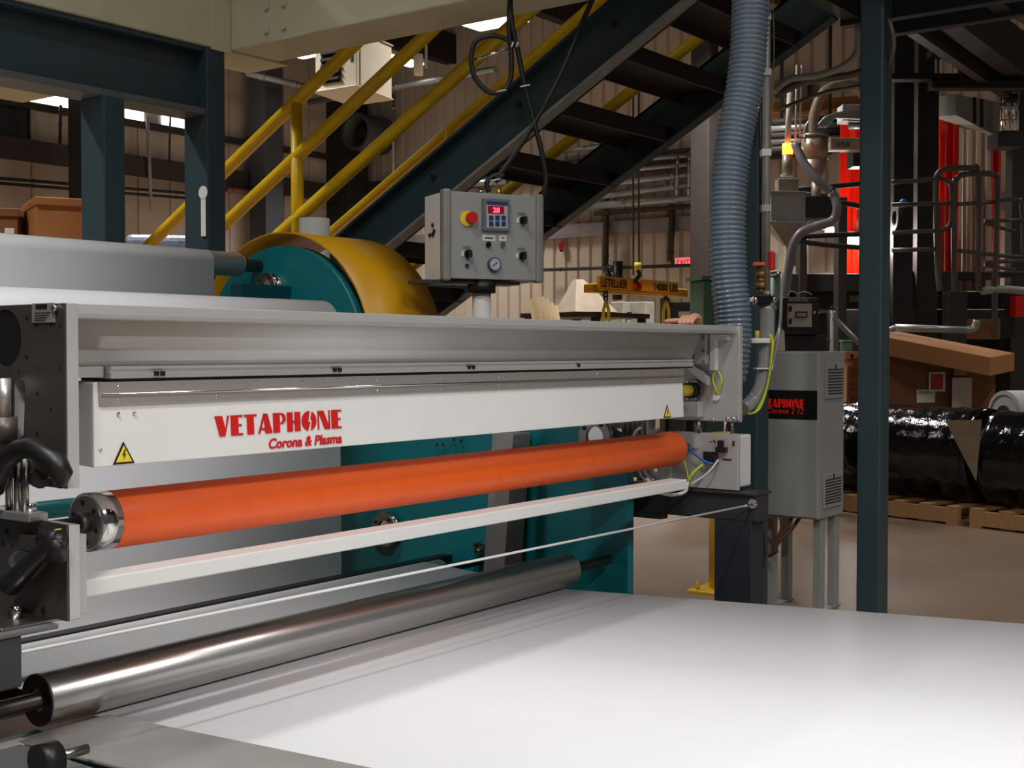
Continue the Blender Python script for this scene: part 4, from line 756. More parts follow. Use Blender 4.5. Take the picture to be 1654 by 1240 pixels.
for i, (x0, x1, x2) in enumerate(((1243,1249,1250),(1262,1262,1252),(1280,1268,1254),(1293,1278,1256),(1236,1230,1248))):
    tube('supply_cable', cleat, t, [U(x0,834,D=7.75), U(x1,855,D=7.75), U(x2,878,D=7.75), U(1251+i,892,D=7.75)], 0.012, 8)
tube('supply_cable', cleat, t, [U(1251,892,D=7.75), U(1240,896,D=7.8), U(1222,880,D=7.9)], 0.014, 8)
# ================================================================== yellow bollard
b0 = U(1182,952,Z=0.0); t = thing('guard_post', 'yellow guard post on a bolted floor plate behind the dark post', 'bollard', b0)
box('floor_plate', yellow, t, b0.x-0.26, b0.y-0.2, 0, b0.x+0.26, b0.y+0.2, 0.018); cyl('post', yellow, t, b0+UP*0.018, b0+UP*1.05, 0.155, 32)
for sx in (-0.2, 0.2):
    for sy in (-0.15, 0.15): cyl('anchor_bolt', yellow, t, b0+Vector((sx,sy,0.018)), b0+Vector((sx,sy,0.07)), 0.014, 8)
# ================================================================== cardboard boxes at the left
def carton(x0, y0, x1, y1, D, yaw, label, mat=cardb, dep=0.9, stack=True):
    t = thing('cardboard_box', label, 'box', U((x0+x1)/2, y1, D=D))
    MB().cbox(x0, y0+10, x1, y1, D, dep, yaw).build('carton', mat, t, bev=0.008); MB().cbox(x0-2, y0, x1+2, y0+13, D-0.03, dep+0.06, yaw).build('lid_flaps', mat, t, bev=0.008)
    return t
# pallet rack that carries the boxes
D = 12.2; zr = U(100,384,D=D).z-0.32
t = thing('pallet_rack', 'dark steel pallet rack carrying the cardboard boxes', 'rack', U(80,400,D=D)-UP*0)
for px in (-60, 60, 175):
    for dd in (0, 1.1): p = U(px,400,D=D+dd); box('upright', girtm, t, p.x-0.05, p.y-0.05, 0, p.x+0.05, p.y+0.05, zr)
a = U(-60,400,D=D); b = U(175,400,D=D)
for dd in (0, 1.1): MB().bar(Vector((a.x,a.y,zr-0.06))+FWD*dd, Vector((b.x,b.y,zr-0.06))+FWD*dd, 0.06, 0.12).build('beam', goldy, t)
c = (a+b)/2+FWD*0.55; MB().bar(Vector((a.x,a.y,zr+0.01))+FWD*0.55, Vector((b.x,b.y,zr+0.01))+FWD*0.55, 1.2, 0.02).build('shelf', wood, t)
def zpx(px, z, D): # photo row of height z at depth D
    return 566-(z-1.6)/D*FPX
yb_ = zpx(0, zr+0.02, D)
carton(-34,336,28,yb_,D+0.1,0.15,'smaller brown cardboard box at the picture edge on the rack',cardd)
t = carton(62,320,160,yb_,D-0.05,0.5,'large brown cardboard box with yellow sticker on the rack')
MB().cbox(122,345,134,354,D+0.03,0.01,0.5).build('sticker', warny, t)
MB().cbox(8,368,22,377,D-0.05,0.02,0.15).build('white_label', paperm, t)
p = U(262,392,D=15); t = thing('wrapped_load', 'blue grey film wrapped load behind the yellow rail', 'pallet load', (p.x,p.y,0)); MB().cbox(206,378,318,zpx(0,0.12,15),15,1.0,0.2).build('wrap', tarp, t, bev=0.08, seg=3); MB().cbox(202,zpx(0,0.12,15),322,zpx(0,0.0,15),14.95,1.1,0.2).build('pallet', wood, t)
# ================================================================== crane lifting beam
D = 14.5
A, B = U(950,461,D=D), U(1104,470,D=D*1.07); A2, B2 = U(966,456,D=D-0.02), U(1093,466,D=D*1.055-0.02)
t = thing('lifting_beam', 'yellow crane lifting beam with black lettering hanging on chains', 'lifting beam', (A+B)/2)
dirb = (B-A).normalized(); MB().bar(A-UP*0.03, B-UP*0.03, 0.16, 0.10).build('spreader_tube', goldy, t, bev=0.01)
MB().bar(A2, B2, 0.05, 0.15).build('spreader_web', M('beam_yellow', (236,170,30), 0.45), t); MB().bar(A2-UP*0.08, B2-UP*0.08, 0.18, 0.02).build('spreader_flange', goldy, t)
nb = Vector((dirb.y,-dirb.x,0)).normalized(); uf = UP
for s, x0, x1, fm in (('LETELLIER', 0.02, 0.34, M('beam_print', (70,50,10), 0.6)), ('14000 LBS', 0.68, 0.99, M('beam_print_pale', (70,62,50), 0.6))):
    q = A2.lerp(B2, x0)-UP*0.05+nb*0.03; text(s, 'lettering', fm, t, frame(q, B2-A2, UP), (B2-A2).length*(x1-x0), 0.10, bold=0.03, thick=0.004)
m = U(1028,440,D=D*1.02)
for px in (1021, 1030): cyl('hoist_rope', black, t, U(px+2,445,D=D*1.02), Vector((U(px,200,D=D*1.02).x, U(px,200,D=D*1.02).y, 8.0)), 0.012, 6)
cyl('hook_block', warny, t, U(1030,424,D=D*1.02), U(1030,436,D=D*1.02), 0.045, 12)
tube('hook', machblk, t, [U(1030,436,D=D*1.02), U(1033,444,D=D*1.02), U(1027,452,D=D*1.02), U(1030,460,D=D*1.02)], 0.025, 8)
MB().ring(U(1032,462,D=D*1.02), U(1032,462,D=D*1.02)-nb*0.03, 0.05, 0.02, 12).build('shackle', red, t)
for px, dd in ((979,D*1.0),(1076,D*1.05)):
    for k in range(3): q = U(px,470+k*6,D=dd); MB().ring(q, q-(nb if k % 2 else dirb)*0.015, 0.035, 0.02, 10).build('chain_link', machblk, t)
    s = 1
    for s in (-1, 1): tube('sling', warny, t, [U(px,486,D=dd), U(px+s*4,500,D=dd), U(px+s*5,540,D=dd)], 0.02, 6, sm=0)
# ================================================================== funnel on its table, tubes, wall cabinets
D = 15.5
t = thing('metal_funnel', 'cream sheet metal funnel standing on a dark table', 'funnel', U(940,505,D=D)); zt = U(940,506,D=D).z
q = U(946,505,D=D); r = Matrix.Rotation(-0.5, 3, 'Z'); hw, tw, hh = 0.29, 0.05, 0.40
MB().hexa([q+r@Vector((sx*hw,sy*hw,0)) for sx,sy in ((-1,-1),(1,-1),(1,1),(-1,1))]+[q+r@Vector((-0.1+sx*tw,sy*tw,hh)) for sx,sy in ((-1,-1),(1,-1),(1,1),(-1,1))]).build('cone', M('funnel_cream', (206,188,164), 0.55), t, bev=0.006)
MB().box(-tw-0.03,-tw-0.03,0,tw+0.03,tw+0.03,0.03).build('collar', M('funnel_cream', (206,188,164)), None) if False else None
t = thing('work_table', 'dark steel work table under the cream funnel', 'table', Vector((q.x,q.y,0)))
MB().box(q.x-0.6,q.y-0.55,zt-0.06,q.x+0.6,q.y+0.55,zt-0.005).build('table_top', girtm, t)
for sx in (-0.52,0.52):
    for sy in (-0.48,0.48): box('leg', machblk, t, q.x+sx-0.04,q.y+sy-0.04,0,q.x+sx+0.04,q.y+sy+0.04,zt-0.06)
for k, (px, py) in enumerate(((862,482),(870,480),(878,484),(886,490),(892,494))):
    a = U(px,py,D=12.8+k*0.16); b = U(px+14,560,D=12.8+k*0.16); a0 = U(px+40,700,D=12.3)
    e = Vector((b.x+(b.x-a.x)*6, b.y+(b.y-a.y)*6, 0.02)) if False else a+(b-a)*((a.z-0.05)/(a.z-b.z))
    MB().ring(a, e, 0.055, 0.04, 16).build('paper_core', M('core_kraft', (190,160,116), 0.7), None, label='pale kraft paper core leaning in the bundle, ' + ['first from the panel pole', 'second from the panel pole', 'middle one', 'second shortest', 'shortest by the funnel table'][k], cat='paper core', group='leaning paper cores')
for i, (x0, x1) in enumerate(((983,1008),(1010,1045))):
    p = U((x0+x1)/2,520,D=22); t = thing('wall_cabinet', ['narrow grey wall cabinet under the lifting beam', 'wide grey wall cabinet beside the dark doorway'][i], 'cabinet', (p.x,p.y,0)); MB().cbox(x0,487,x1,zpx(0,0.05,22),22,0.3,-0.65).build('body', M('cab_sage', (150,146,132), 0.5), t, bev=0.02); MB().cbox(x0+2,504,x0+8,516,21.9,0.05,-0.65).build('handle', black, t); MB().cbox(x0,zpx(0,0.05,22),x1,zpx(0,0,22),22.02,0.26,-0.65).build('plinth', machblk, t)
p = U(1145,560,D=13.2); t = thing('green_machine_tower', 'tall dull green machine casing beside the ribbed hose', 'machine', (p.x,p.y,0)); MB().cbox(1134,452,1172,zpx(0,0,13.2),13.2,0.35,0.3).build('casing', green, t, bev=0.02); MB().cbox(1132,446,1174,452,13.18,0.39,0.3).build('cap', green, t)
# ================================================================== wrapped rolls on pallets
ang = YAW + math.radians(38.4); ad = Vector((math.cos(ang), math.sin(ang), 0)) * -1   # towards the viewer, to the right
bs = U(1500,843,Z=0.0); nrm = Vector((-ad.y, ad.x, 0));  nrm = nrm if nrm.dot(FWD) > 0 else -nrm
def roll(s0, s1, off, rad, z, label, mat, name='film_roll', cone=0.0, core=True, sp=0):
    t = thing(name, label, 'roll', bs+ad*((s0+s1)/2)+nrm*off+UP*(z-rad), group='stored film rolls'); a = bs+ad*s0+nrm*off; b = bs+ad*s1+nrm*off; P = []; Rr = []; n = 40
    for i in range(n+1):
        f = i/n; q = a.lerp(b, f); q.z = z; P.append(q); Rr.append(rad*(1+0.012*math.sin(i*2.3)+0.01*random.uniform(-1,1)) * (1 if not cone or f > 0.06 else (0.55+0.45*f/0.06)))
    MB().sweep(P, Rr, 40).build('wrap', mat, t); e = b.copy(); e.z = z; s = a.copy(); s.z = z
    for q, d in ((e, ad), (s, -ad)): MB().ring(q-d*0.02, q+d*0.04, 0.09, 0.065, 20).build('core', cardb, t); 
    return t
r0 = 0.44
roll(-2.6, 0.32, 0.50, r0, 0.62, 'black stretch wrapped film roll behind the tall slate post', wrapblk)
roll(0.42, 3.6, 0.50, r0, 0.60, 'black stretch wrapped film roll nearest the picture edge', wrapblk)
t = thing('torn_wrap', 'loose pale flap of torn wrap hanging between two black rolls', 'wrap flap', bs+ad*0.36+nrm*0.1+UP*0.4)
c = bs+ad*0.37+nrm*0.02; MB().prism([c+ad*0.16+UP*0.98-nrm*0.02, c-ad*0.22+UP*0.95, c+ad*0.10+UP*0.42], nrm*0.006).build('flap', M('flap_pale', (150,132,112), 0.5), t)
for s0, s1, l in ((-2.7,0.30,'wooden pallet beam under the roll behind the slate post'), (0.42,3.4,'wooden pallet under the roll at the picture edge')):
    t = thing('wooden_pallet', l, 'pallet', bs+ad*((s0+s1)/2)+nrm*0.5)
    for o in (0.03, 0.5, 0.97):
        a = bs+ad*s0+nrm*o; b = bs+ad*s1+nrm*o; MB().bar(a+UP*0.085, b+UP*0.085, 0.06, 0.13).build('stringer', wood, t)
    n = int((s1-s0)/0.28)
    for k in range(n+1): a = bs+ad*(s0+0.06+k*(s1-s0-0.12)/n); MB().bar(a+nrm*0.0+UP*0.161, a+nrm*1.0+UP*0.161, 0.12, 0.022).build('deck_board', wood, t); 
    for k in (0, n//2, n): a = bs+ad*(s0+0.06+k*(s1-s0-0.12)/n); MB().bar(a+nrm*0.0+UP*0.011, a+nrm*1.0+UP*0.011, 0.12, 0.02).build('base_board', wood, t)
# big box behind the rolls
D = 14.0
p = U(1520,700,D=D); t = thing('large_carton', 'huge cardboard box with crooked lid behind the black rolls', 'box', (p.x,p.y,0.0))
MB().cbox(1414,575,1612,zpx(0,0.15,D),D,0.9,0.12).build('carton', cardd, t, bev=0.01)
def hx(pts, D0, dep): 
    f = [U(x,y,D=D0) for x,y in pts]; return f, [q+FWD*dep for q in f]
lf = [(1395,537,D-0.15),(1600,577,D-0.3),(1639,570,D+0.5),(1450,535,D+0.95)]; dz = 0.205
MB().hexa([U(x,y,D=d)-UP*dz for x,y,d in lf]+[U(x,y,D=d) for x,y,d in lf]).build('lid', M('cardboard_lid', (166,110,64), 0.8, var=0.06), t, bev=0.01)
MB().cbox(1500,601,1527,632,D-0.03,0.012,0.12).build('hazard_label_border', paperm, t); MB().cbox(1503,604,1524,629,D-0.035,0.012,0.12).build('hazard_label', M('label_red', (170,40,30), 0.6), t); MB().cbox(1480,629,1511,650,D-0.03,0.012,0.12).build('shipping_label', paperm, t); MB().cbox(1483,631,1508,636,D-0.035,0.01,0.12).build('label_print', ductg, t); MB().cbox(1537,610,1570,668,D-0.06,0.012,0.12).build('packing_slip', M('slip_grey', (190,178,164), 0.7), t); MB().cbox(1425,633,1468,662,D-0.03,0.012,0.12).build('shipping_label', M('slip_grey', (190,178,164)), t); MB().cbox(1541,594,1562,606,D-0.06,0.012,0.12).build('tape_label', M('tape_tan', (150,120,70), 0.6), t)
MB().cbox(1400,zpx(0,0.15,D),1616,zpx(0,0,D),D,0.95,0.12).build('pallet', wood, t)
t = carton(1366,567,1397,zpx(0,0.0,14.3),14.3,0.1,'narrow upright carton between the grey cabinet and the post',M('cardboard_warm', (190,134,92), 0.8))
MB().cbox(1374,572,1379,578,14.26,0.01,0.1).build('print_mark', machblk, t)
for k in range(3): MB().cbox(1372,594+k*22,1390,606+k*22,14.26,0.01,0.1).build('print_panel', M('kraft_print', (160,104,66), 0.8), t)
p = U(1640,650,D=13.0); t = thing('white_film_roll', 'white film roll with grey core lying beside the cardboard box', 'roll', (p.x,p.y,p.z-0.3), group='stored film rolls'); c0 = U(1622,668,D=12.9); dd = (RGT*0.9+FWD*0.35).normalized()
cyl('roll', offwhite, t, c0, c0+dd*1.6, 0.235, 40); MB().ring(c0-dd*0.01, c0, 0.20, 0.19).build('edge_line', ductg, t); cyl('core', machdk, t, c0-dd*0.02, c0+dd*0.01, 0.085, 24); MB().cbox(1630,637,1635,641,12.85,0.01).build('red_mark', red, t)
q = c0+dd*0.8; box('cradle', wood, t, q.x-0.75, q.y-0.3, 0.0, q.x+0.75, q.y+0.3, max(0.05,c0.z-0.22))
# ================================================================== extruder tower at the right
KT = 1.16
U_hall = U
def U(px, py, X=None, Y=None, Z=None, D=None): return U_hall(px, py, X=X, Y=Y, Z=Z, D=D*KT if D else None)
def FL(d): return 566+1.6/(d*KT)*FPX
D = 15.0
t = T = thing('extruder_tower', 'dark steel extruder tower frame with deep deck beams', 'machine frame', U(1440,560,D=D)*1.0)
def cb(name, mat, x0, y0, x1, y1, D, dep, yaw=0.0, par=None, bev=0.01): return MB().cbox(x0,y0,x1,y1,D,dep,yaw).build(name, mat, par or t, bev=bev)
for x0, x1, y0, d in ((1440,1472,-80,14.4),(1478,1512,-80,14.6),(1530,1560,470,13.9),(1352,1366,318,14.2),(1630,1660,60,15.4),(1290,1302,330,14.6)):
    cb('column', machdk if x0 != 1440 else machblk, x0,y0,x1,FL(d),d,0.25)
cb('deck_beam', machdk, 1274,442,1548,470,D-0.3,0.35); cb('deck_beam', machblk, 1274,471,1640,498,D-0.1,0.3); cb('deck_plate', machdk, 1440,438,1660,443,D-0.3,2.2)
for x in (1480,1490,1513,1297,1350): cb('beam_bolt', bright if x in (1513,) else ductg, x,476,x+3,479,D-0.13,0.03); 
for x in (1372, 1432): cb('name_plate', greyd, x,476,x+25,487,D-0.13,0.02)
for x0, y0, x1, y1, d in ((1440,118,1660,128,D-1.2),(1505,78,1575,90,D-1.3),(1506,128,1660,142,D-1.25)): cb('upper_beam', machblk, x0,y0,x1,y1,d,0.2)
a, b = U(1500,-20,D=11.5), U(1680,120,D=14.5); MB().bar(a, b, 0.25, 0.5).build('sloped_girder', beamdk, t)
a, b = U(1470,30,D=11.8), U(1640,150,D=14.8); MB().bar(a, b, 0.12, 0.3).build('sloped_girder', machdk, t)
cyl('yellow_pipe', M('pipe_tan', (170,140,80), 0.5), t, U(1600,-6,D=13), U(1656,36,D=13.6), 0.03, 10)
for x in (1512, 1537, 1582, 1605): cyl('hanger_rod', ductg, t, U(x,-30,D=14.2), U(x,118,D=14.2), 0.018, 8)
cb('cross_bar', machblk, 1553,84,1566,130,D-1.3,0.15)
t = thing('extruder_machine', 'extruder parts with near black block added behind the cardboard boxes', 'machine', U(1450,640,D=15.9))
cb('body', machblk, 1262,500,1652,FL(15.8),15.8,1.6); cb('side_cover', machblk, 1330,440,1345,500,15.0,0.5); cb('housing_cover', machdk, 1560,500,1640,545,14.8,0.6); cb('gear_box', machdk, 1280,505,1336,560,15.2,0.5)  # body is a dark block added so this area reads near black
cb('carton_stored', cardd, 1556,515,1616,548,14.6,0.3); cyl('barrel', galv, t, U(1445,529,D=13.4), U(1560,533,D=13.4), 0.045, 16); tube('barrel_bend', galv, t, [U(1560,533,D=13.4), U(1573,530,D=13.4), U(1578,518,D=13.4)], 0.045, 12); tube('barrel_bend', galv, t, [U(1445,529,D=13.4), U(1436,533,D=13.4), U(1425,538,D=13.4)], 0.03, 12)
cb('orange_edge', vinyl, 1640,478,1668,512,14.6,0.2)
for i,(x0,y0,x1,y1) in enumerate(((1452,380,1470,436),(1478,378,1492,440),(1498,340,1512,440))): cb('motor_housing', machblk, x0,y0,x1,y1,15.2,0.5)
for px, py in ((1485,385),(1506,383)): cyl('sight_glass', ductg, t, U(px,py,D=14.9), U(px,py+14,D=14.9), 0.025, 8)
MB().ring(U(1452,352,D=14.1), U(1452,352,D=14.1)-RGT*0.06, 0.16, 0.1, 16).build('hand_wheel', machblk, t); cyl('wheel_boss', M('dull_red', (150,30,40), 0.5), t, U(1450,352,D=14.1), U(1455,352,D=14.1), 0.09, 14); MB().ball(U(1459,328,D=14.1), 0.055).build('blue_knob', wirebl, t)
# curtains
for i, (x0,y0,x1,y1,d,l) in enumerate(((1356,200,1378,442,15.6,'red vinyl strip curtain left of the slate post'),(1378,205,1402,442,15.5,'red vinyl strip curtain edge touching the slate post'),(1502,188,1524,460,15.4,'dark fold of red vinyl curtain beside the black columns'),(1526,190,1546,460,15.3,'bright red vinyl curtain strip hanging from the duct box'),(1601,228,1614,470,15.2,'narrow red vinyl strip at the outer corner of the tower'))):
    t = thing('vinyl_curtain', l, 'curtain', U((x0+x1)/2,y1,D=d), group='red vinyl curtains'); n = 3; w = (x1-x0)/n
    for k in range(n):
        a = U(x0+k*w,y1,D=d+0.05*(k % 2)); b = U(x0+(k+1)*w+1,y1,D=d+0.05*((k+1) % 2)); hh = U(x0,y0,D=d).z-a.z
        MB().hexa([a,b,b+FWD*0.012,a+FWD*0.012]+[q+UP*hh for q in (a,b,b+FWD*0.012,a+FWD*0.012)]).build('strip', vinyl, t)
t = thing('film_screen', 'tall beige ribbed film screen inside the extruder tower', 'screen', U(1575,470,D=16.0))
for k in range(8): a = 1546+k*7.5; cb('screen_pleat', filmc, a,205+k*1.5,a+7,470,16+0.03*(k % 2),0.04)
t = thing('film_screen', 'beige film screen lit white from behind, left of the slate post', 'screen', U(1390,442,D=16.2))
for k in range(6): a = 1366+k*7.5; cb('screen_pleat', filmc, a,255,a+7,442,16.2+0.03*(k % 2),0.04)
for px, py, d, w, l in ((1350,380,15.2,16,'bright white work lamp left of the red vinyl curtain'),(1385,388,15.35,14,'bright white work lamp beside the slate post')):
    t = thing('work_lamp', l, 'lamp', U(px,py+10,D=d), group='tower work lamps'); cb('housing', offwhite, px-w,py-14,px+w,py-10,d,0.2); cb('lens', M('work_lamp_lens', (255,248,244), 0.5, var=0, emit=4.5), px-w*0.9,py-10,px+w*0.9,py+(0 if px < 1360 else 9),d,0.12)
    cyl('stem', machblk, t, U(px,py-12,D=d+0.1), U(px,py-60,D=d+0.1), 0.015, 6)
    ld = bpy.data.lights.new('work_light', 'POINT'); ld.energy = 35; ld.shadow_soft_size = 0.15; ld.color = (1,0.96,0.93); lo = bpy.data.objects.new('work_light', ld); COL.objects.link(lo); lo.parent = t; lo.location = U(px,py+4,D=d-0.15)-U(px,py+10,D=d)
# ducts
t = thing('duct_box', 'grey sheet metal duct box on top of the red curtains', 'duct', U(1560,210,D=15.0)); a = [U(1508,190,D=14.9),U(1545,186,D=14.7),U(1620,225,D=16.2),U(1590,214,D=17.0)]; b = [U(1508,155,D=14.9),U(1545,152,D=14.7),U(1620,168,D=16.2),U(1590,160,D=17.0)]
MB().hexa(a+b).build('box', ductg, t, bev=0.01)
for k in (0.35, 0.5): p = a[1].lerp(a[2],k); q = b[1].lerp(b[2],k); MB().bar(p-FWD*0.02, q-FWD*0.02, 0.05, 0.04).build('rib', charcoal, t)
t = thing('insulated_stack', 'shiny foil wrapped exhaust stack at the picture edge', 'duct', U(1632,212,D=14.5))
for px, r in ((1624,0.075),(1636,0.075)):
    cyl('stack', bright, t, U(px,212,D=14.5), U(px,128,D=14.5), r, 24)
    for py in (150,172,194): cyl('band', galv, t, U(px,py,D=14.5), U(px,py+2,D=14.5), r*1.03, 24)
cb('stack_box', charcoal, 1612,212,1652,236,14.6,0.4)
t = thing('overhead_crane_rail', 'tan painted crane rail crossing behind the tower', 'beam', U(1330,178,D=19)); MB().bar(U(1240,178,D=19), U(1540,152,D=19), 0.2, 0.2).build('rail_web', M('crane_tan', (176,124,66), 0.6), t); MB().bar(U(1240,186,D=18.95), U(1540,160,D=18.95), 0.3, 0.04).build('rail_flange', M('crane_tan', (176,124,66)), t)
t = thing('blue_banner', 'small bright blue panel high at the picture edge', 'panel', U(1652,72,D=15)); cb('panel', M('bright_blue', (40,90,170), 0.4, emit=0.1), 1647,52,1664,74,15,0.05); cb('panel_frame', machblk, 1645,48,1666,52,15,0.08)
# guard rails on the deck
Dr = 13.7
def rl(label, runs, r=0.028, name='guard_rail', mat=pipeg, d=Dr):
    x, y = runs[0][0]; t = thing(name, label, 'guard rail', U(x,y,D=d), group='tower guard rails')
    for run in runs: tube('pipe', mat, t, [U(a,b,D=d) for a,b in run], r, 10, sm=4 if len(run) > 2 else 0)
rl('rounded guard rail loop before the black tower columns', [[(1440,294),(1478,292),(1515,289),(1528,291),(1536,300),(1537,330),(1536,356),(1530,368),(1516,372),(1478,374),(1440,376)], [(1440,331),(1536,328)], [(1440,404),(1520,402)]])
rl('outer rounded gate hoop of the tower ladder', [[(1518,470),(1514,420),(1512,300),(1516,280),(1528,273),(1560,271),(1574,273),(1580,284),(1580,470)]], 0.036)
rl('inner rounded gate hoop of the tower ladder', [[(1541,470),(1541,310),(1545,290),(1556,282),(1590,280),(1606,283),(1611,294),(1608,400),(1606,545)]], 0.036)
rl('level guard rail bars at the outer tower corner', [[(1541,330),(1608,326)], [(1608,324),(1640,322),(1650,332),(1652,400),(1644,414),(1541,404)], [(1590,357),(1654,355)], [(1590,360),(1640,374)], [(1590,424),(1654,420)], [(1590,428),(1640,436)]], 0.026)
rl('dark guard rail arms left of the slate post', [[(1276,308),(1330,302),(1400,296)], [(1345,326),(1375,330),(1400,336)], [(1272,384),(1330,380),(1400,378)], [(1272,388),(1340,396),(1400,400)], [(1300,312),(1345,320)]], 0.034, mat=machblk)
rl('long pale pipe barrier beyond the deck', [[(1585,470),(1620,467),(1660,470)]], 0.05, mat=ductg)
# ================================================================== hopper loader group
D = 13.0
t = thing('vacuum_loader', 'grey cylindrical vacuum loader with clamped lid and cone', 'loader', U(1315,300,D=D)); c0, c1, c2 = U(1316,258,D=D), U(1316,222,D=D), U(1318,292,D=D); lo_m = M('loader_grey', (168,160,146), 0.4, 0.3)
cyl('barrel', lo_m, t, c0, c1, 0.155, 32); cyl('cone', lo_m, t, c2, c0, 0.06, 32, r2=0.15); cyl('lid', galv, t, c1, c1+UP*0.03, 0.17, 32); cyl('spout', lo_m, t, U(1319,330,D=D), c2, 0.055, 20)
for px in (1292,1300,1338): cyl('lid_clamp', bright, t, U(px,217,D=D-0.12), U(px,230,D=D-0.12), 0.012, 8)
tube('suction_pipe', M('loader_pipe', (160,148,126), 0.4), t, [U(1313,218,D=D), U(1315,185,D=D), U(1330,150,D=D), U(1358,136,D=D), U(1385,142,D=D), U(1400,165,D=D), U(1402,200,D=D)], 0.06, 14); tube('thin_pipe', galv, t, [U(1299,218,D=D), U(1304,200,D=D), U(1318,190,D=D)], 0.02, 8)
for dx in (0, 6, 12): tube('feed_line', galv, t, [U(1320+dx,205,D=D+0.3), U(1335+dx,190,D=D+0.3), U(1362,182+dx*0.6,D=D+0.3), U(1400,178+dx,D=D+0.3)], 0.022, 8)
t = thing('warning_beacon', 'glowing amber beacon under a white pipe beside the riser pipe', 'beacon', U(1272,250,D=12.6)); cyl('lens', flash, t, U(1272,249,D=12.6), U(1272,232,D=12.6), 0.06, 20); cyl('pipe', offwhite, t, U(1272,233,D=12.6), U(1276,150,D=12.6), 0.034, 16); cyl('base', lo_m, t, U(1272,285,D=12.6), U(1272,250,D=12.6), 0.06, 16); cb('base_shelf', paperm, 1263,281,1282,284,12.55,0.1)
t = thing('warning_beacon', 'small amber beacon glowing in front of the vacuum loader', 'beacon', U(1294,244,D=12.6)); MB().ball(U(1294,240,D=12.6), 0.02).build('lens', flash, t); cyl('pipe', offwhite, t, U(1285,232,D=12.65), U(1287,105,D=12.65), 0.013, 8); cyl('pipe', offwhite, t, U(1292,220,D=12.65), U(1295,105,D=12.65), 0.013, 8); cyl('socket', galv, t, U(1288,240,D=12.62), U(1294,240,D=12.6), 0.01, 8)
t = thing('feed_hopper', 'light grey square hopper with tapered bottom beside the slate post', 'hopper', U(1275,400,D=12.4)); yw = -0.2
o = cb('bin', M('hopper_grey', (170,172,168), 0.45), 1244,312,1302,360,12.4,0.35,0.12); cb('lid_rail', lo_m, 1242,308,1304,313,12.38,0.38,0.12); cb('bottom_rail', lo_m, 1242,357,1304,363,12.38,0.38,0.12)
a = [U(1246,363,D=12.4),U(1302,363,D=12.4)]; f = FWD*0.35; b = [U(1268,396,D=12.5),U(1288,396,D=12.5)]; MB().hexa([b[0],b[1],b[1]+FWD*0.12,b[0]+FWD*0.12,a[0],a[1],a[1]+f,a[0]+f]).build('taper', lo_m, t); cyl('outlet', lo_m, t, U(1278,430,D=12.55), U(1278,396,D=12.55), 0.055, 16)
cb('side_box', machdk, 1302,316,1352,352,12.6,0.3); cb('junction_box', lo_m, 1257,288,1290,308,12.5,0.2)
t = thing('conveying_hose', 'grey conveying hose looping down past the hopper', 'hose', U(1268,480,D=12.1)); tube('hose', M('hose_mauve', (132,126,132), 0.4), t, [U(1284,232,D=12.5), U(1298,262,D=12.4), U(1320,290,D=12.3), U(1344,312,D=12.25), U(1352,335,D=12.2), U(1345,356,D=12.2), U(1318,366,D=12.15), U(1294,376,D=12.1), U(1280,400,D=12.1), U(1273,440,D=12.1), U(1266,490,D=12.1)], 0.05, 14); cyl('clamp', bright, t, U(1340,308,D=12.25), U(1345,313,D=12.25), 0.056, 14)
t = thing('tag_box', 'cream box with printed tag between loader and slate post', 'control box', U(1370,242,D=13.2)); cb('box', M('box_cream', (190,180,158), 0.5), 1340,222,1398,242,13.2,0.2,0.1); q = U(1352,237,D=13.14); text('E-TUB', 'lettering', machblk, t, frame(q, RGT, UP), 0.15, 0.055, bold=0.02, thick=0.004); cb('motor', machblk, 1378,230,1402,268,13.4,0.3)
t = thing('wall_panel_box', 'pale grey wall box above the red vinyl curtain', 'box', U(1382,196,D=15)); cb('box', M('box_pale', (190,188,184), 0.5), 1361,168,1402,195,15,0.3); cyl('pipe_end', galv, t, U(1370,203,D=15), U(1402,203,D=15), 0.05, 14)
for i, (x0,x1,y0,y1) in enumerate(((1248,1308,130,158),(1318,1395,122,152))): t = thing('roof_duct', ['left beige roof duct section above the tan crane rail', 'right beige roof duct section above the tan crane rail'][i], 'duct', U(x0,y1,D=20)); cb('duct', M('duct_beige', (160,146,124), 0.6), x0,y0,x1,y1,20,0.5); cb('duct_flange', machdk, x1-3,y0-1,x1+2,y1+1,19.95,0.55)
t = thing('pipe_bundle', 'bundle of dark level pipes behind the vacuum loader', 'pipe', U(1320,205,D=18.5))
for px in (1262,1340): cyl('hanger', girtm, t, U(px,250,D=18.6), Vector((U(px,250,D=18.6).x,U(px,250,D=18.6).y,8.0)), 0.03, 8)
for k in range(5): cyl('pipe', [girtm, galv, girtm, pipeg, girtm][k], t, U(1245,198+k*11,D=18.5), U(1360,190+k*11,D=18.5), 0.06, 10)
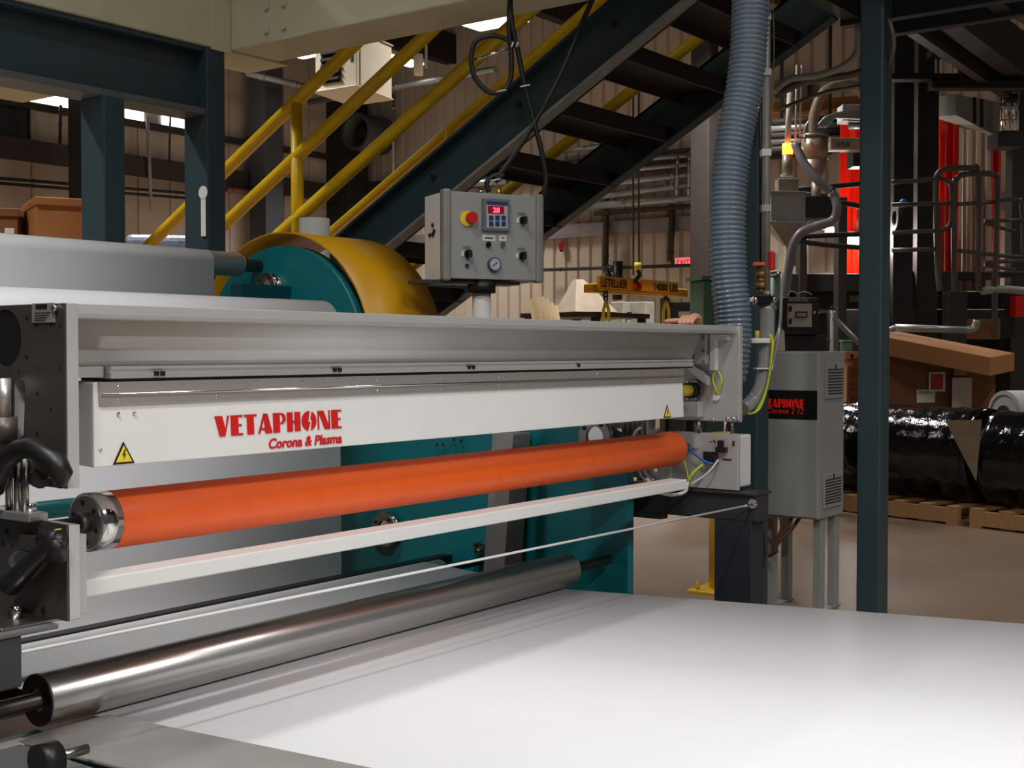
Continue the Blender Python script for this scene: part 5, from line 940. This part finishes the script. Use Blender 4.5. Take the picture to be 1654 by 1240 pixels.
# ================================================================== dryer control box, tools behind the cabinet
U = U_hall
D = 12.3
t = thing('dryer_controller', 'black controller box with grey keypad and small display', 'controller', U(1298,562,D=D))
cb('housing', black, 1264,480,1322,541,D,0.3,-0.05,bev=0.02); cb('stand', machblk, 1268,541,1332,566+1.6/D*FPX,D+0.05,0.3,-0.05); cb('keypad', M('keypad_grey', (176,170,160), 0.5), 1272,490,1311,528,D-0.01,0.012,-0.05,bev=0.002); cb('display_bezel', machblk, 1285,503,1304,513,D-0.02,0.012,-0.05,bev=0); cb('display', M('lcd_grey', (150,146,136), 0.4), 1287,505,1302,511,D-0.025,0.008,-0.05,bev=0)
for py in (494, 514): cb('key', machblk, 1274,py,1279,py+9,D-0.02,0.012,-0.05,bev=0)
text('NOVATEC', 'lettering', ductg, t, frame(U(1274,487,D=D-0.012), RGT, UP), 32*D/FPX, 5*D/FPX, bold=0.02, thick=0.003); tube('wire', galv, t, [U(1272,478,D=D), U(1278,470,D=D), U(1288,474,D=D), U(1300,471,D=D), U(1312,476,D=D)], 0.006, 6); cyl('latch', bright, t, U(1313,505,D=D-0.02), U(1317,505,D=D-0.02), 0.012, 8)
t = thing('metal_chute', 'pale bent sheet metal chute behind the cabinet', 'chute', U(1257,566,D=12.0)); a = [U(1247,566,D=12.0),U(1268,566,D=12.1)]; b = [U(1258,528,D=12.0),U(1267,534,D=12.1)]; f = FWD*0.03; MB().hexa([a[0],a[1],a[1]+f,a[0]+f,b[0],b[1],b[1]+f,b[0]+f]).build('sheet', M('sheet_pale', (206,196,190), 0.45), t); q = (a[0]+a[1])/2; box('leg', galv, t, q.x-0.02, q.y-0.02, 0, q.x+0.02, q.y+0.02, q.z)
t = thing('green_tank', 'dull green tank with clamp ring behind the brass valve', 'tank', Vector((U(1252,470,D=12.6).x,U(1252,470,D=12.6).y,0))); q = U(1252,470,D=12.6); cyl('tank', green, t, (q.x,q.y,0.05), (q.x,q.y,U(1252,446,D=12.6).z), 0.06, 20); cyl('clamp_ring', bright, t, (q.x,q.y,U(1252,446,D=12.6).z), (q.x,q.y,U(1252,439,D=12.6).z), 0.065, 20); cyl('tank_foot', machdk, t, (q.x,q.y,0), (q.x,q.y,0.05), 0.08, 20)
t = thing('tool_stand', 'pale pole stand with cross arm behind the grey cabinet', 'stand', Vector((U(1344,560,D=12.7).x,U(1344,560,D=12.7).y,0))); q = U(1344,500,D=12.7); cyl('pole', ductg, t, (q.x,q.y,0.02), q, 0.018, 12); cyl('pole_cap', machblk, t, q, q+UP*0.03, 0.02, 12); cyl('cross_arm', pipeg, t, U(1294,548,D=12.7), U(1344,549,D=12.7), 0.008, 8); cyl('foot', machdk, t, (q.x,q.y,0), (q.x,q.y,0.02), 0.14, 20)
a, b = U(1346,512,D=12.7), U(1396,562,D=12.7); t = thing('steel_lance', 'slanted bright steel pipe with ring handle before the black machine', 'pipe', b); e = a+(b-a)*1.35; cyl('pipe', galv, t, a, e, 0.027, 14); MB().sweep([a+(RGT*math.cos(k*math.pi/6)*0.035+UP*(math.sin(k*math.pi/6)*0.03+0.02)) for k in range(12)], 0.007, 8, closed=True).build('ring_handle', bright, t)
t = thing('teal_bin', 'small teal green bin beside the upright carton', 'bin', U(1369,566,D=14.4)); cb('bin', M('bin_teal', (96,150,140), 0.5), 1362,551,1377,567,14.4,0.15); cb('bin_rim', M('bin_teal', (96,150,140)), 1361,549,1378,552,14.38,0.18)
